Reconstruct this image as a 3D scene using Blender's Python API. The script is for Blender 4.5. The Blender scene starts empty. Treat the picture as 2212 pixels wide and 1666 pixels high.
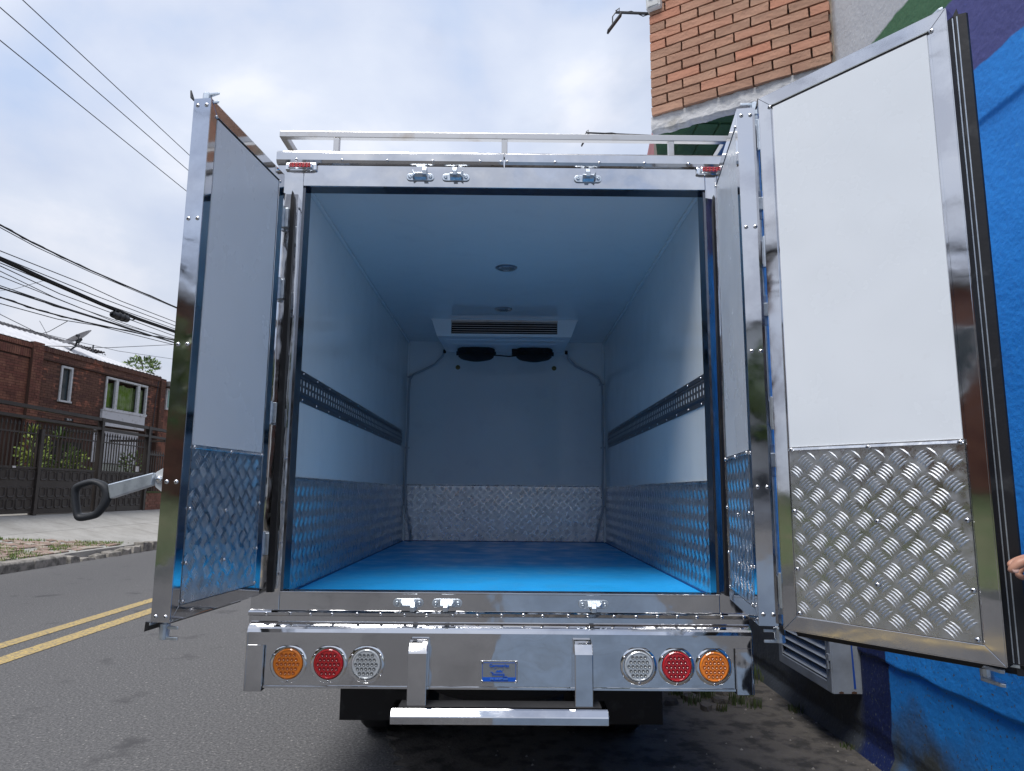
import bpy, bmesh, math, random
from mathutils import Vector, Matrix, noise
R = math.radians
random.seed(7)
scene = bpy.context.scene
COL = scene.collection

# ------------------------------------------------------------------ camera, world, sun, exposure
yaw, pitch, roll = 0.0045, 0.1522, 0.0088
cam = bpy.data.cameras.new('camera'); cam.sensor_width = 36; cam.lens = 36*1509.8/2212
cam.clip_end = 900; cam.clip_start = 0.05
camo = bpy.data.objects.new('camera', cam); COL.objects.link(camo); scene.camera = camo
cy, sy, cp, sp, cr, sr = math.cos(yaw), math.sin(yaw), math.cos(pitch), math.sin(pitch), math.cos(roll), math.sin(roll)
fw = Vector((sy*cp, cy*cp, sp)); rt = Vector((cy, -sy, 0)); up = rt.cross(fw)
r2 = rt*cr + up*sr; u2 = up*cr - rt*sr
camo.matrix_world = Matrix(((r2.x, u2.x, -fw.x, 0), (r2.y, u2.y, -fw.y, 0), (r2.z, u2.z, -fw.z, 1.25), (0, 0, 0, 1)))

SUN_EL, SUN_AZ = 62, 206      # azimuth measured clockwise from +Y
world = bpy.data.worlds.new('World'); scene.world = world; world.use_nodes = True
nt = world.node_tree; nt.nodes.clear()
N = nt.nodes.new; L = nt.links.new
out = N('ShaderNodeOutputWorld'); bg = N('ShaderNodeBackground'); bg.inputs['Strength'].default_value = 0.10
sky = N('ShaderNodeTexSky'); sky.sky_type = 'NISHITA'; sky.sun_disc = False
sky.sun_elevation = R(SUN_EL); sky.sun_rotation = R(SUN_AZ); sky.altitude = 2600; sky.air_density = 1.0
tc = N('ShaderNodeTexCoord'); mp = N('ShaderNodeMapping'); mp.inputs['Scale'].default_value = (1, 1, 1.5)
mp.inputs['Location'].default_value = (3.1, 0.4, 0.7)
L(tc.outputs['Generated'], mp.inputs['Vector'])
n1 = N('ShaderNodeTexNoise'); n1.inputs['Scale'].default_value = 2.0; n1.inputs['Detail'].default_value = 7; n1.inputs['Roughness'].default_value = 0.52; n1.inputs['Distortion'].default_value = 0.5
n2 = N('ShaderNodeTexNoise'); n2.inputs['Scale'].default_value = 3.7; n2.inputs['Detail'].default_value = 8; n2.inputs['Roughness'].default_value = 0.5; n2.inputs['Distortion'].default_value = 0.15
L(mp.outputs[0], n1.inputs['Vector']); L(mp.outputs[0], n2.inputs['Vector'])
def ramp(node_tree, pts):
    r = node_tree.nodes.new('ShaderNodeValToRGB'); e = r.color_ramp.elements
    while len(e) < len(pts): e.new(0.5)
    for i, (p, c) in enumerate(pts): e[i].position = p; e[i].color = c if len(c) == 4 else (*c, 1)
    return r
rc = ramp(nt, [(0.30, (5.2, 6.3, 8.5)), (0.43, (6.4, 7.1, 8.7)), (0.55, (7.3, 7.9, 9.2)), (0.64, (8.7, 9.0, 9.9))])
for e_, sc_ in zip(rc.color_ramp.elements, (1, 1, 1, 1)): e_.color = [c/10 for c in e_.color[:3]] + [1]
L(n2.outputs['Fac'], rc.inputs['Fac'])
sep = N('ShaderNodeSeparateXYZ'); L(tc.outputs['Generated'], sep.inputs[0])
hz = N('ShaderNodeMapRange'); hz.inputs[1].default_value = 0.0; hz.inputs[2].default_value = 0.45; hz.inputs[3].default_value = 0.70; hz.inputs[4].default_value = 1.0
L(sep.outputs['Z'], hz.inputs[0])
hm = N('ShaderNodeVectorMath'); hm.operation = 'SCALE'; L(rc.outputs['Color'], hm.inputs[0])
hm2 = N('ShaderNodeMath'); hm2.operation = 'MULTIPLY'; hm2.inputs[1].default_value = 6.3; L(hz.outputs[0], hm2.inputs[0]); L(hm2.outputs[0], hm.inputs['Scale'])
rm = ramp(nt, [(0.36, (0.60, 0.60, 0.60)), (0.50, (0.96, 0.96, 0.96))]); L(n1.outputs['Fac'], rm.inputs['Fac'])
mx = N('ShaderNodeMix'); mx.data_type = 'RGBA'; L(rm.outputs['Color'], mx.inputs['Factor'])
L(sky.outputs[0], mx.inputs['A']); L(hm.outputs[0], mx.inputs['B'])
L(mx.outputs['Result'], bg.inputs['Color']); L(bg.outputs[0], out.inputs[0])

sun = bpy.data.lights.new('sun', 'SUN'); sun.energy = 2.1; sun.angle = R(26); sun.color = (1, 0.975, 0.94)
suno = bpy.data.objects.new('sun', sun); COL.objects.link(suno)
az, el = R(SUN_AZ), R(SUN_EL)
sd = Vector((math.sin(az)*math.cos(el), math.cos(az)*math.cos(el), math.sin(el)))
suno.rotation_euler = sd.to_track_quat('Z', 'Y').to_euler(); suno.location = (0, 0, 30)
scene.view_settings.view_transform = 'Standard'; scene.view_settings.look = 'None'
scene.view_settings.gamma = 1; scene.view_settings.exposure = 0.80; scene.view_settings.use_curve_mapping = False
scene.cycles.max_bounces = 10; scene.cycles.glossy_bounces = 6; scene.cycles.diffuse_bounces = 5

# ------------------------------------------------------------------ helpers
W = {}
class MB:
    def __init__(s, M=None): s.v = []; s.f = []; s.mi = []; s.M = M; s.tone = []
    def add(s, vs, fs, mi=0, tone=0.0):
        o = len(s.v)
        if s.M is not None: vs = [s.M @ Vector(p) for p in vs]
        s.v += [tuple(p) for p in vs]; s.f += [tuple(i+o for i in f) for f in fs]; s.mi += [mi]*len(fs); s.tone += [tone]*len(fs)
        return s
    def box(s, x0, x1, y0, y1, z0, z1, mi=0, tone=0.0):
        return s.add([(x0,y0,z0),(x1,y0,z0),(x1,y1,z0),(x0,y1,z0),(x0,y0,z1),(x1,y0,z1),(x1,y1,z1),(x0,y1,z1)],
              [(0,3,2,1),(4,5,6,7),(0,1,5,4),(1,2,6,5),(2,3,7,6),(3,0,4,7)], mi, tone)
    def pr(s, pts, ext, mi=0):        # prism from 3-D polygon + extrusion vector
        n = len(pts); e = Vector(ext); a = [Vector(p) for p in pts]; b = [p+e for p in a]
        return s.add(a+b, [tuple(range(n))[::-1], tuple(range(n, 2*n))] + [(i, (i+1) % n, n+(i+1) % n, n+i) for i in range(n)], mi)
    def prx(s, poly, x0, x1, mi=0): return s.pr([(x0, y, z) for y, z in poly], (x1-x0, 0, 0), mi)
    def cyl(s, p0, p1, r0, r1=None, n=12, mi=0, caps=True):
        r1 = r0 if r1 is None else r1
        p0 = Vector(p0); p1 = Vector(p1); d = (p1-p0).normalized()
        a = d.orthogonal().normalized(); b = d.cross(a)
        vs = [p0+(a*math.cos(t)+b*math.sin(t))*r0 for t in [2*math.pi*i/n for i in range(n)]] + [p1+(a*math.cos(t)+b*math.sin(t))*r1 for t in [2*math.pi*i/n for i in range(n)]]
        fs = [(i, (i+1) % n, n+(i+1) % n, n+i) for i in range(n)]
        if caps: fs += [tuple(range(n))[::-1], tuple(range(n, 2*n))]
        return s.add(vs, fs, mi)
    def tube(s, path, r, n=6, mi=0):
        path = [Vector(p) for p in path]; vs = []; fs = []; m = len(path); a = None
        for i, p in enumerate(path):
            d = (path[min(i+1, m-1)]-path[max(i-1, 0)]).normalized()
            a = d.orthogonal().normalized() if a is None else (a-d*a.dot(d)).normalized()
            b = d.cross(a); rr = r[i] if isinstance(r, (list, tuple)) else r
            vs += [p+(a*math.cos(2*math.pi*k/n)+b*math.sin(2*math.pi*k/n))*rr for k in range(n)]
        for i in range(m-1):
            for k in range(n): fs.append((i*n+k, i*n+(k+1) % n, (i+1)*n+(k+1) % n, (i+1)*n+k))
        fs += [tuple(range(n))[::-1], tuple(range((m-1)*n, m*n))]
        return s.add(vs, fs, mi)
    def lathe(s, c, ax, prof, n=20, mi=0, mis=None):    # prof list of (r, h)
        c = Vector(c); d = Vector(ax).normalized(); a = d.orthogonal().normalized(); b = d.cross(a); vs = []
        for r_, h in prof: vs += [c+d*h+(a*math.cos(2*math.pi*k/n)+b*math.sin(2*math.pi*k/n))*r_ for k in range(n)]
        for i in range(len(prof)-1):
            fs = [(i*n+k, i*n+(k+1) % n, (i+1)*n+(k+1) % n, (i+1)*n+k) for k in range(n)]
            if i == 0: s.add(vs, fs, mis[i] if mis else mi); base = len(s.v)-len(vs)
            else:
                s.f += [tuple(q+base for q in f) for f in fs]; s.mi += [mis[i] if mis else mi]*n; s.tone += [0.0]*n
        s.f.append(tuple(base+(len(prof)-1)*n+k for k in range(n))); s.mi.append(mis[-1] if mis else mi); s.tone.append(0.0)
        return s
    def mesh(s, name, mats, off=Vector(), smooth=False, tone=False):
        me = bpy.data.meshes.new(name)
        me.from_pydata([(p[0]-off[0], p[1]-off[1], p[2]-off[2]) for p in s.v], [], s.f)
        if not isinstance(mats, (list, tuple)): mats = [mats]
        for m in mats: me.materials.append(m)
        me.polygons.foreach_set('material_index', s.mi)
        bm = bmesh.new(); bm.from_mesh(me); bmesh.ops.recalc_face_normals(bm, faces=bm.faces); bm.to_mesh(me); bm.free()
        if tone:
            at = me.attributes.new('tone', 'FLOAT', 'FACE'); at.data.foreach_set('value', s.tone)
        if smooth is True: me.polygons.foreach_set('use_smooth', [True]*len(me.polygons))
        elif smooth:
            me.polygons.foreach_set('use_smooth', [True]*len(me.polygons)); me.set_sharp_from_angle(angle=smooth)
        me.update(); return me
    def build(s, name, mats, parent=None, smooth=False, bevel=0, tone=False, kind=None):
        off = W[parent] if parent else Vector()
        o = bpy.data.objects.new(name, s.mesh(name, mats, off, smooth, tone)); COL.objects.link(o)
        if parent: o.parent = parent
        W[o] = Vector(off)
        if bevel:
            b = o.modifiers.new('bevel', 'BEVEL'); b.width = bevel; b.segments = 2; b.limit_method = 'ANGLE'; b.angle_limit = R(40)
            b.harden_normals = False
        if kind: o['kind'] = kind
        return o
def thing(name, loc, label, cat, group=None):
    o = bpy.data.objects.new(name, None); COL.objects.link(o); o.location = loc; o.empty_display_size = 0.1
    W[o] = Vector(loc); o['label'] = label; o['category'] = cat
    if group: o['group'] = group
    return o
def tag(o, label, cat, group=None):
    o['label'] = label; o['category'] = cat
    if group: o['group'] = group
    return o
def struct(o): o['kind'] = 'structure'; return o
def piece(name, me, parent, loc, rot=None, scale=None):
    o = bpy.data.objects.new(name, me); COL.objects.link(o); o.parent = parent
    o.location = Vector(loc)-W[parent]
    if rot is not None: o.rotation_euler = rot
    if scale is not None: o.scale = scale
    W[o] = Vector(loc); return o

# ------------------------------------------------------------------ materials
def mat(name, col, rough=0.6, metal=0.0, spec=0.5, var=None, var2=None, bump=None, bump2=None, rvar=None, obj_rand=0.0, tone=None, var3=None, coat=0.0, trans=0.0, ior=1.45, stretch=None, emit=None):
    """var=(colour2, scale, lo, hi, detail)  bump=(scale, strength, distance, detail)"""
    m = bpy.data.materials.new(name); m.use_nodes = True; t = m.node_tree; nd = t.nodes; lk = t.links
    b = nd['Principled BSDF']; b.inputs['Roughness'].default_value = rough; b.inputs['Metallic'].default_value = metal
    b.inputs['Specular IOR Level'].default_value = spec; b.inputs['Coat Weight'].default_value = coat
    b.inputs['Transmission Weight'].default_value = trans; b.inputs['IOR'].default_value = ior
    c = nd.new('ShaderNodeNewGeometry'); v = c.outputs['Position']
    if stretch:
        mp_ = nd.new('ShaderNodeMapping'); mp_.inputs['Scale'].default_value = stretch; lk.new(v, mp_.inputs['Vector']); v = mp_.outputs[0]
    def nz(scale, detail=4, rough_=0.6):
        n = nd.new('ShaderNodeTexNoise'); n.inputs['Scale'].default_value = scale; n.inputs['Detail'].default_value = detail; n.inputs['Roughness'].default_value = rough_
        lk.new(v, n.inputs['Vector']); return n.outputs['Fac']
    cur = None
    rgb = nd.new('ShaderNodeRGB'); rgb.outputs[0].default_value = (*col, 1); cur = rgb.outputs[0]
    for vv in (var, var2, var3):
        if vv:
            c2, sc, lo, hi, det = vv
            mr = nd.new('ShaderNodeMapRange'); mr.inputs[1].default_value = lo; mr.inputs[2].default_value = hi; lk.new(nz(sc, det), mr.inputs[0])
            mx = nd.new('ShaderNodeMix'); mx.data_type = 'RGBA'; lk.new(mr.outputs[0], mx.inputs['Factor']); lk.new(cur, mx.inputs['A']); mx.inputs['B'].default_value = (*c2, 1)
            cur = mx.outputs['Result']
    if obj_rand or tone:
        rnd = nd.new('ShaderNodeObjectInfo').outputs['Random']
        at = nd.new('ShaderNodeAttribute'); at.attribute_name = 'tone'
        ad = nd.new('ShaderNodeMath'); ad.operation = 'ADD'; lk.new(rnd, ad.inputs[0]); lk.new(at.outputs['Fac'], ad.inputs[1])
        fr = nd.new('ShaderNodeMath'); fr.operation = 'FRACT'; lk.new(ad.outputs[0], fr.inputs[0])
        if tone:
            mx = nd.new('ShaderNodeMix'); mx.data_type = 'RGBA'
            mr = nd.new('ShaderNodeMapRange'); mr.inputs[1].default_value = tone[1]; mr.inputs[2].default_value = tone[2]; lk.new(fr.outputs[0], mr.inputs[0])
            lk.new(mr.outputs[0], mx.inputs['Factor']); lk.new(cur, mx.inputs['A']); mx.inputs['B'].default_value = (*tone[0], 1); cur = mx.outputs['Result']
        if obj_rand:
            mr = nd.new('ShaderNodeMapRange'); mr.inputs[3].default_value = 1-obj_rand; mr.inputs[4].default_value = 1+obj_rand; lk.new(fr.outputs[0], mr.inputs[0])
            hs = nd.new('ShaderNodeHueSaturation'); lk.new(mr.outputs[0], hs.inputs['Value']); lk.new(cur, hs.inputs['Color']); cur = hs.outputs[0]
    lk.new(cur, b.inputs['Base Color'])
    if rvar:
        sc, lo, hi = rvar
        mr = nd.new('ShaderNodeMapRange'); mr.inputs[1].default_value = 0.35; mr.inputs[2].default_value = 0.65; mr.inputs[3].default_value = lo; mr.inputs[4].default_value = hi
        lk.new(nz(sc, 5), mr.inputs[0]); lk.new(mr.outputs[0], b.inputs['Roughness'])
    prev = None
    for bb in (bump, bump2):
        if bb:
            sc, st, dist, det = bb
            bn = nd.new('ShaderNodeBump'); bn.inputs['Strength'].default_value = st; bn.inputs['Distance'].default_value = dist
            lk.new(nz(sc, det), bn.inputs['Height'])
            if prev: lk.new(prev, bn.inputs['Normal'])
            prev = bn.outputs[0]
    if prev: lk.new(prev, b.inputs['Normal'])
    if emit: b.inputs['Emission Color'].default_value = (*emit[0], 1); b.inputs['Emission Strength'].default_value = emit[1]
    return m
steel = mat('polished_steel', (0.69, 0.69, 0.70), 0.07, 1.0, var=((0.58, 0.58, 0.59), 3.0, 0.45, 0.6, 5), bump=(4.0, 0.8, 0.008, 2), bump2=(14, 0.25, 0.0012, 2), rvar=(9, 0.03, 0.07))
steel_flat = mat('polished_steel_flat', (0.69, 0.69, 0.70), 0.09, 1.0, var=((0.56, 0.56, 0.58), 5.0, 0.45, 0.62, 5), bump=(2.2, 0.6, 0.010, 1), bump2=(11, 0.2, 0.0010, 2), rvar=(14, 0.035, 0.09))
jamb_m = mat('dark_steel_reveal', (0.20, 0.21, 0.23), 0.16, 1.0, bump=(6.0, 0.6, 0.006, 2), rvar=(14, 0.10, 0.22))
steel_brush = mat('brushed_steel', (0.56, 0.55, 0.54), 0.28, 1.0, var=((0.42, 0.36, 0.30), 8, 0.55, 0.8, 4), bump=(30, 0.15, 0.002, 3))
zinc = mat('zinc_plated', (0.62, 0.68, 0.74), 0.33, 0.85, var=((0.45, 0.5, 0.56), 40, 0.4, 0.7, 3), bump=(120, 0.2, 0.001, 3))
tread_m = mat('tread_aluminium', (0.74, 0.75, 0.77), 0.28, 1.0, var=((0.58, 0.59, 0.61), 9, 0.45, 0.7, 6), var2=((0.42, 0.42, 0.43), 34, 0.62, 0.75, 7), bump=(22, 0.35, 0.003, 3), rvar=(30, 0.18, 0.42))
tread_b = mat('tread_aluminium_bars', (0.74, 0.75, 0.77), 0.38, 1.0, var=((0.55, 0.56, 0.58), 40, 0.45, 0.7, 5), bump=(60, 0.2, 0.001, 2), rvar=(50, 0.30, 0.48))
frp = mat('white_fibreglass', (0.76, 0.795, 0.84), 0.26, 0, 0.5, bump=(2.2, 0.5, 0.012, 2), var=((0.72, 0.76, 0.81), 1.5, 0.4, 0.65, 3), var2=((0.70, 0.73, 0.77), 16, 0.64, 0.80, 8), rvar=(3, 0.18, 0.34))
frp_in = mat('white_fibreglass_lining', (0.77, 0.82, 0.84), 0.08, 0, 0.55, bump=(1.6, 0.5, 0.014, 2), rvar=(5, 0.06, 0.13), var=((0.72, 0.77, 0.80), 7, 0.55, 0.75, 7))
blue_floor = mat('blue_floor_coating', (0.018, 0.33, 0.74), 0.5, 0, 0.3, bump=(90, 0.08, 0.001, 3), bump2=(2.5, 0.3, 0.006, 3), var=((0.016, 0.30, 0.70), 3, 0.4, 0.7, 8), var2=((0.06, 0.40, 0.82), 26, 0.70, 0.80, 6), rvar=(6, 0.30, 0.6))
rubber = mat('black_rubber', (0.012, 0.012, 0.014), 0.36, 0, 0.4, bump=(25, 0.3, 0.003, 4), var=((0.045, 0.047, 0.05), 14, 0.58, 0.80, 6))
blackplastic = mat('black_plastic', (0.022, 0.024, 0.028), 0.5, 0, 0.4, bump=(90, 0.25, 0.002, 3))
dark = mat('dark_underside', (0.012, 0.012, 0.014), 0.7)
tyre_m = mat('tyre_rubber', (0.02, 0.02, 0.022), 0.75, bump=(40, 0.3, 0.004, 3))
chrome = mat('chrome', (0.78, 0.79, 0.80), 0.06, 1.0)
rivet_m = mat('rivet_metal', (0.72, 0.72, 0.74), 0.25, 1.0)
rivet_h = mat('rivet_hole', (0.03, 0.03, 0.03), 0.6)
amber = mat('amber_lens', (0.72, 0.20, 0.012), 0.18, 0, 0.6, coat=0.7)
amber_d = mat('amber_lens_cell', (0.42, 0.10, 0.008), 0.15, 0, 0.6, coat=0.7)
redl = mat('red_lens', (0.42, 0.008, 0.012), 0.18, 0, 0.6, coat=0.7)
redl_d = mat('red_lens_cell', (0.20, 0.004, 0.008), 0.15, 0, 0.6, coat=0.7)
clear = mat('clear_lens', (0.50, 0.53, 0.56), 0.18, 0.35, 0.6, coat=0.8)
clear_d = mat('clear_lens_cell', (0.14, 0.15, 0.16), 0.15, 0.2, 0.6, coat=0.8)
track_m = mat('galvanised_track', (0.15, 0.16, 0.18), 0.38, 0.8, bump=(60, 0.15, 0.001, 2))
evap_m = mat('evaporator_plastic', (0.84, 0.86, 0.88), 0.35, bump=(8, 0.1, 0.004, 2))
hose_m = mat('grey_hose', (0.42, 0.45, 0.50), 0.4)
blk = mat('matt_black', (0.008, 0.008, 0.009), 0.7)
plate_m = mat('nameplate_metal', (0.30, 0.32, 0.34), 0.3, 0.7)
plate_b = mat('nameplate_blue', (0.006, 0.08, 0.45), 0.4)
plate_l = mat('nameplate_pale_blue', (0.10, 0.22, 0.55), 0.4)
asphalt = mat('asphalt', (0.146, 0.144, 0.145), 0.9, 0, 0.25, var=((0.078, 0.077, 0.08), 70, 0.38, 0.62, 3), var2=((0.27, 0.262, 0.25), 52, 0.66, 0.74, 1), var3=((0.072, 0.071, 0.074), 2.3, 0.60, 0.70, 9), bump=(62, 0.8, 0.008, 4), bump2=(9, 0.3, 0.008, 5))
yellow = mat('yellow_road_paint', (0.46, 0.335, 0.13), 0.8, var=((0.165, 0.15, 0.125), 38, 0.47, 0.60, 8), var2=((0.34, 0.26, 0.13), 3, 0.45, 0.7, 5), bump=(110, 0.7, 0.005, 3))
yellow.blend_method = 'HASHED' if hasattr(yellow, 'blend_method') else None
conc_dirty = mat('worn_concrete', (0.115, 0.104, 0.094), 0.9, 0, 0.25, var=((0.052, 0.049, 0.047), 9, 0.47, 0.6, 8), var2=((0.155, 0.14, 0.125), 3, 0.5, 0.75, 6), bump=(38, 0.9, 0.012, 7), bump2=(5, 0.5, 0.03, 4))
conc = mat('pale_concrete', (0.36, 0.35, 0.33), 0.85, var=((0.25, 0.24, 0.22), 1.6, 0.45, 0.7, 7), var2=((0.30, 0.29, 0.27), 14, 0.45, 0.7, 5), bump=(30, 0.3, 0.006, 5))
kerb_m = mat('kerb_concrete', (0.27, 0.25, 0.225), 0.9, var=((0.10, 0.095, 0.085), 7, 0.45, 0.65, 7), bump=(24, 0.8, 0.015, 6), obj_rand=0.15)
pave_blue = mat('painted_pavement', (0.10, 0.145, 0.21), 0.7, var=((0.07, 0.10, 0.14), 4, 0.4, 0.7, 5), bump=(30, 0.4, 0.006, 4))
soil = mat('soil', (0.10, 0.085, 0.065), 0.95, var=((0.05, 0.07, 0.03), 3, 0.4, 0.6, 6), bump=(20, 0.6, 0.02, 6))
lawn = mat('lawn', (0.065, 0.10, 0.035), 0.9, var=((0.12, 0.11, 0.06), 2.5, 0.4, 0.65, 6), bump=(60, 0.8, 0.02, 4))
grass_m = mat('grass_blades', (0.10, 0.17, 0.035), 0.7, var=((0.20, 0.22, 0.06), 5, 0.45, 0.65, 4), obj_rand=0.0)
weed_m = mat('weed_blades', (0.06, 0.09, 0.03), 0.75, var=((0.12, 0.10, 0.05), 9, 0.5, 0.65, 3))
leaf_m = mat('leaves', (0.075, 0.13, 0.035), 0.6, var=((0.18, 0.24, 0.06), 6, 0.48, 0.62, 4), tone=((0.035, 0.07, 0.02), 0.5, 1.0))
leaf_y = mat('yellow_green_leaves', (0.26, 0.30, 0.05), 0.6, var=((0.12, 0.20, 0.04), 8, 0.45, 0.62, 4), tone=((0.08, 0.14, 0.03), 0.5, 1.0))
brick_o = mat('orange_brick', (0.40, 0.235, 0.160), 0.85, var=((0.34, 0.185, 0.125), 5, 0.4, 0.65, 5), var2=((0.50, 0.27, 0.17), 30, 0.60, 0.8, 6), bump=(60, 0.8, 0.006, 5), bump2=(14, 0.5, 0.012, 4), obj_rand=0.20, tone=((0.37, 0.165, 0.105), 0.55, 1.0))
mortar = mat('mortar', (0.33, 0.285, 0.23), 0.95, var=((0.22, 0.19, 0.155), 12, 0.45, 0.65, 6), bump=(70, 0.8, 0.006, 5))
brick_d = mat('dark_house_brick', (0.145, 0.070, 0.048), 0.85, var=((0.30, 0.115, 0.072), 3.4, 0.555, 0.60, 7), bump=(40, 0.4, 0.006, 4), obj_rand=0.18, tone=((0.085, 0.038, 0.03), 0.55, 0.9))
brick_l = mat('red_house_brick', (0.25, 0.108, 0.07), 0.85, var=((0.14, 0.055, 0.04), 3.2, 0.45, 0.6, 6), bump=(40, 0.4, 0.006, 4), obj_rand=0.2, tone=((0.15, 0.055, 0.04), 0.55, 0.9))
brick_w = mat('planter_brick', (0.22, 0.10, 0.075), 0.85, var=((0.17, 0.075, 0.055), 5, 0.45, 0.6, 6), obj_rand=0.15)
mortar_d = mat('dark_mortar', (0.075, 0.04, 0.03), 0.95, bump=(40, 0.5, 0.006, 4))
mortar_r = mat('red_mortar', (0.20, 0.12, 0.09), 0.95, bump=(40, 0.5, 0.006, 4))
plaster = mat('white_plaster', (0.52, 0.52, 0.53), 0.85, var=((0.36, 0.35, 0.33), 5, 0.56, 0.7, 7), bump=(45, 0.9, 0.008, 7), bump2=(6, 0.5, 0.03, 5))
whitepaint = mat('white_painted_wall', (0.62, 0.63, 0.66), 0.8, var=((0.36, 0.36, 0.35), 5, 0.55, 0.72, 7))
whiteframe = mat('white_window_frame', (0.60, 0.61, 0.62), 0.6, var=((0.40, 0.40, 0.39), 12, 0.5, 0.7, 5))
green_pt = mat('green_painted_soffit', (0.030, 0.085, 0.038), 0.75, var=((0.02, 0.055, 0.028), 6, 0.4, 0.65, 6), bump=(30, 0.7, 0.01, 5), obj_rand=0.1)
glass_d = mat('window_glass', (0.035, 0.055, 0.065), 0.06, 0, 0.8)
glass_t = mat('clear_glass', (0.9, 0.95, 0.92), 0.02, 0, 0.5, trans=1.0, ior=1.05)
curtain = mat('green_curtain', (0.20, 0.30, 0.05), 0.9, var=((0.36, 0.40, 0.24), 2.5, 0.42, 0.60, 4))
roof_w = mat('pale_roof_sheet', (0.58, 0.58, 0.60), 0.6, var=((0.46, 0.46, 0.48), 2, 0.4, 0.7, 6))
tile_m = mat('weathered_tile', (0.12, 0.115, 0.12), 0.85, var=((0.24, 0.23, 0.23), 12, 0.5, 0.7, 5))
gate_m = mat('brown_black_gate_paint', (0.030, 0.025, 0.023), 0.42, bump=(30, 0.2, 0.004, 3), var=((0.042, 0.036, 0.034), 3, 0.4, 0.7, 5))
cable_m = mat('cable_black', (0.012, 0.013, 0.014), 0.6)
cable_g = mat('cable_grey', (0.05, 0.053, 0.058), 0.6)
blackpaint = mat('black_painted_metal', (0.016, 0.017, 0.02), 0.45)
vent_m = mat('grey_enamel', (0.27, 0.30, 0.345), 0.45, 0.1, var=((0.20, 0.22, 0.25), 6, 0.45, 0.7, 6), bump=(50, 0.15, 0.002, 3))
bluepaint = mat('blue_paint_drip', (0.01, 0.06, 0.30), 0.5)
rust_m = mat('rust_stain', (0.07, 0.035, 0.02), 0.9)
skin = mat('skin', (0.42, 0.22, 0.155), 0.5, 0, 0.4, var=((0.36, 0.16, 0.11), 40, 0.45, 0.7, 4))
nail_m = mat('fingernail', (0.55, 0.36, 0.31), 0.3)
cloth_b = mat('dark_clothes', (0.02, 0.022, 0.03), 0.9, bump=(200, 0.3, 0.002, 2))
hair_m = mat('black_hair', (0.01, 0.008, 0.007), 0.6)
pole_m = mat('pole_concrete', (0.26, 0.25, 0.24), 0.9, bump=(20, 0.3, 0.01, 4))
pink_m = mat('pink_facade', (0.50, 0.22, 0.23), 0.8, var=((0.42, 0.18, 0.19), 3, 0.4, 0.7, 4))
cream_m = mat('cream_stripe', (0.52, 0.45, 0.40), 0.8)
paper_m = mat('crumpled_paper', (0.60, 0.61, 0.63), 0.8)
asbestos = mat('window_dark_trim', (0.05, 0.05, 0.05), 0.6)
bark_m = mat('bark', (0.09, 0.07, 0.05), 0.9)
white_lacquer = mat('white_vehicle_paint', (0.66, 0.67, 0.69), 0.3, 0, 0.5, coat=0.5)

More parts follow.
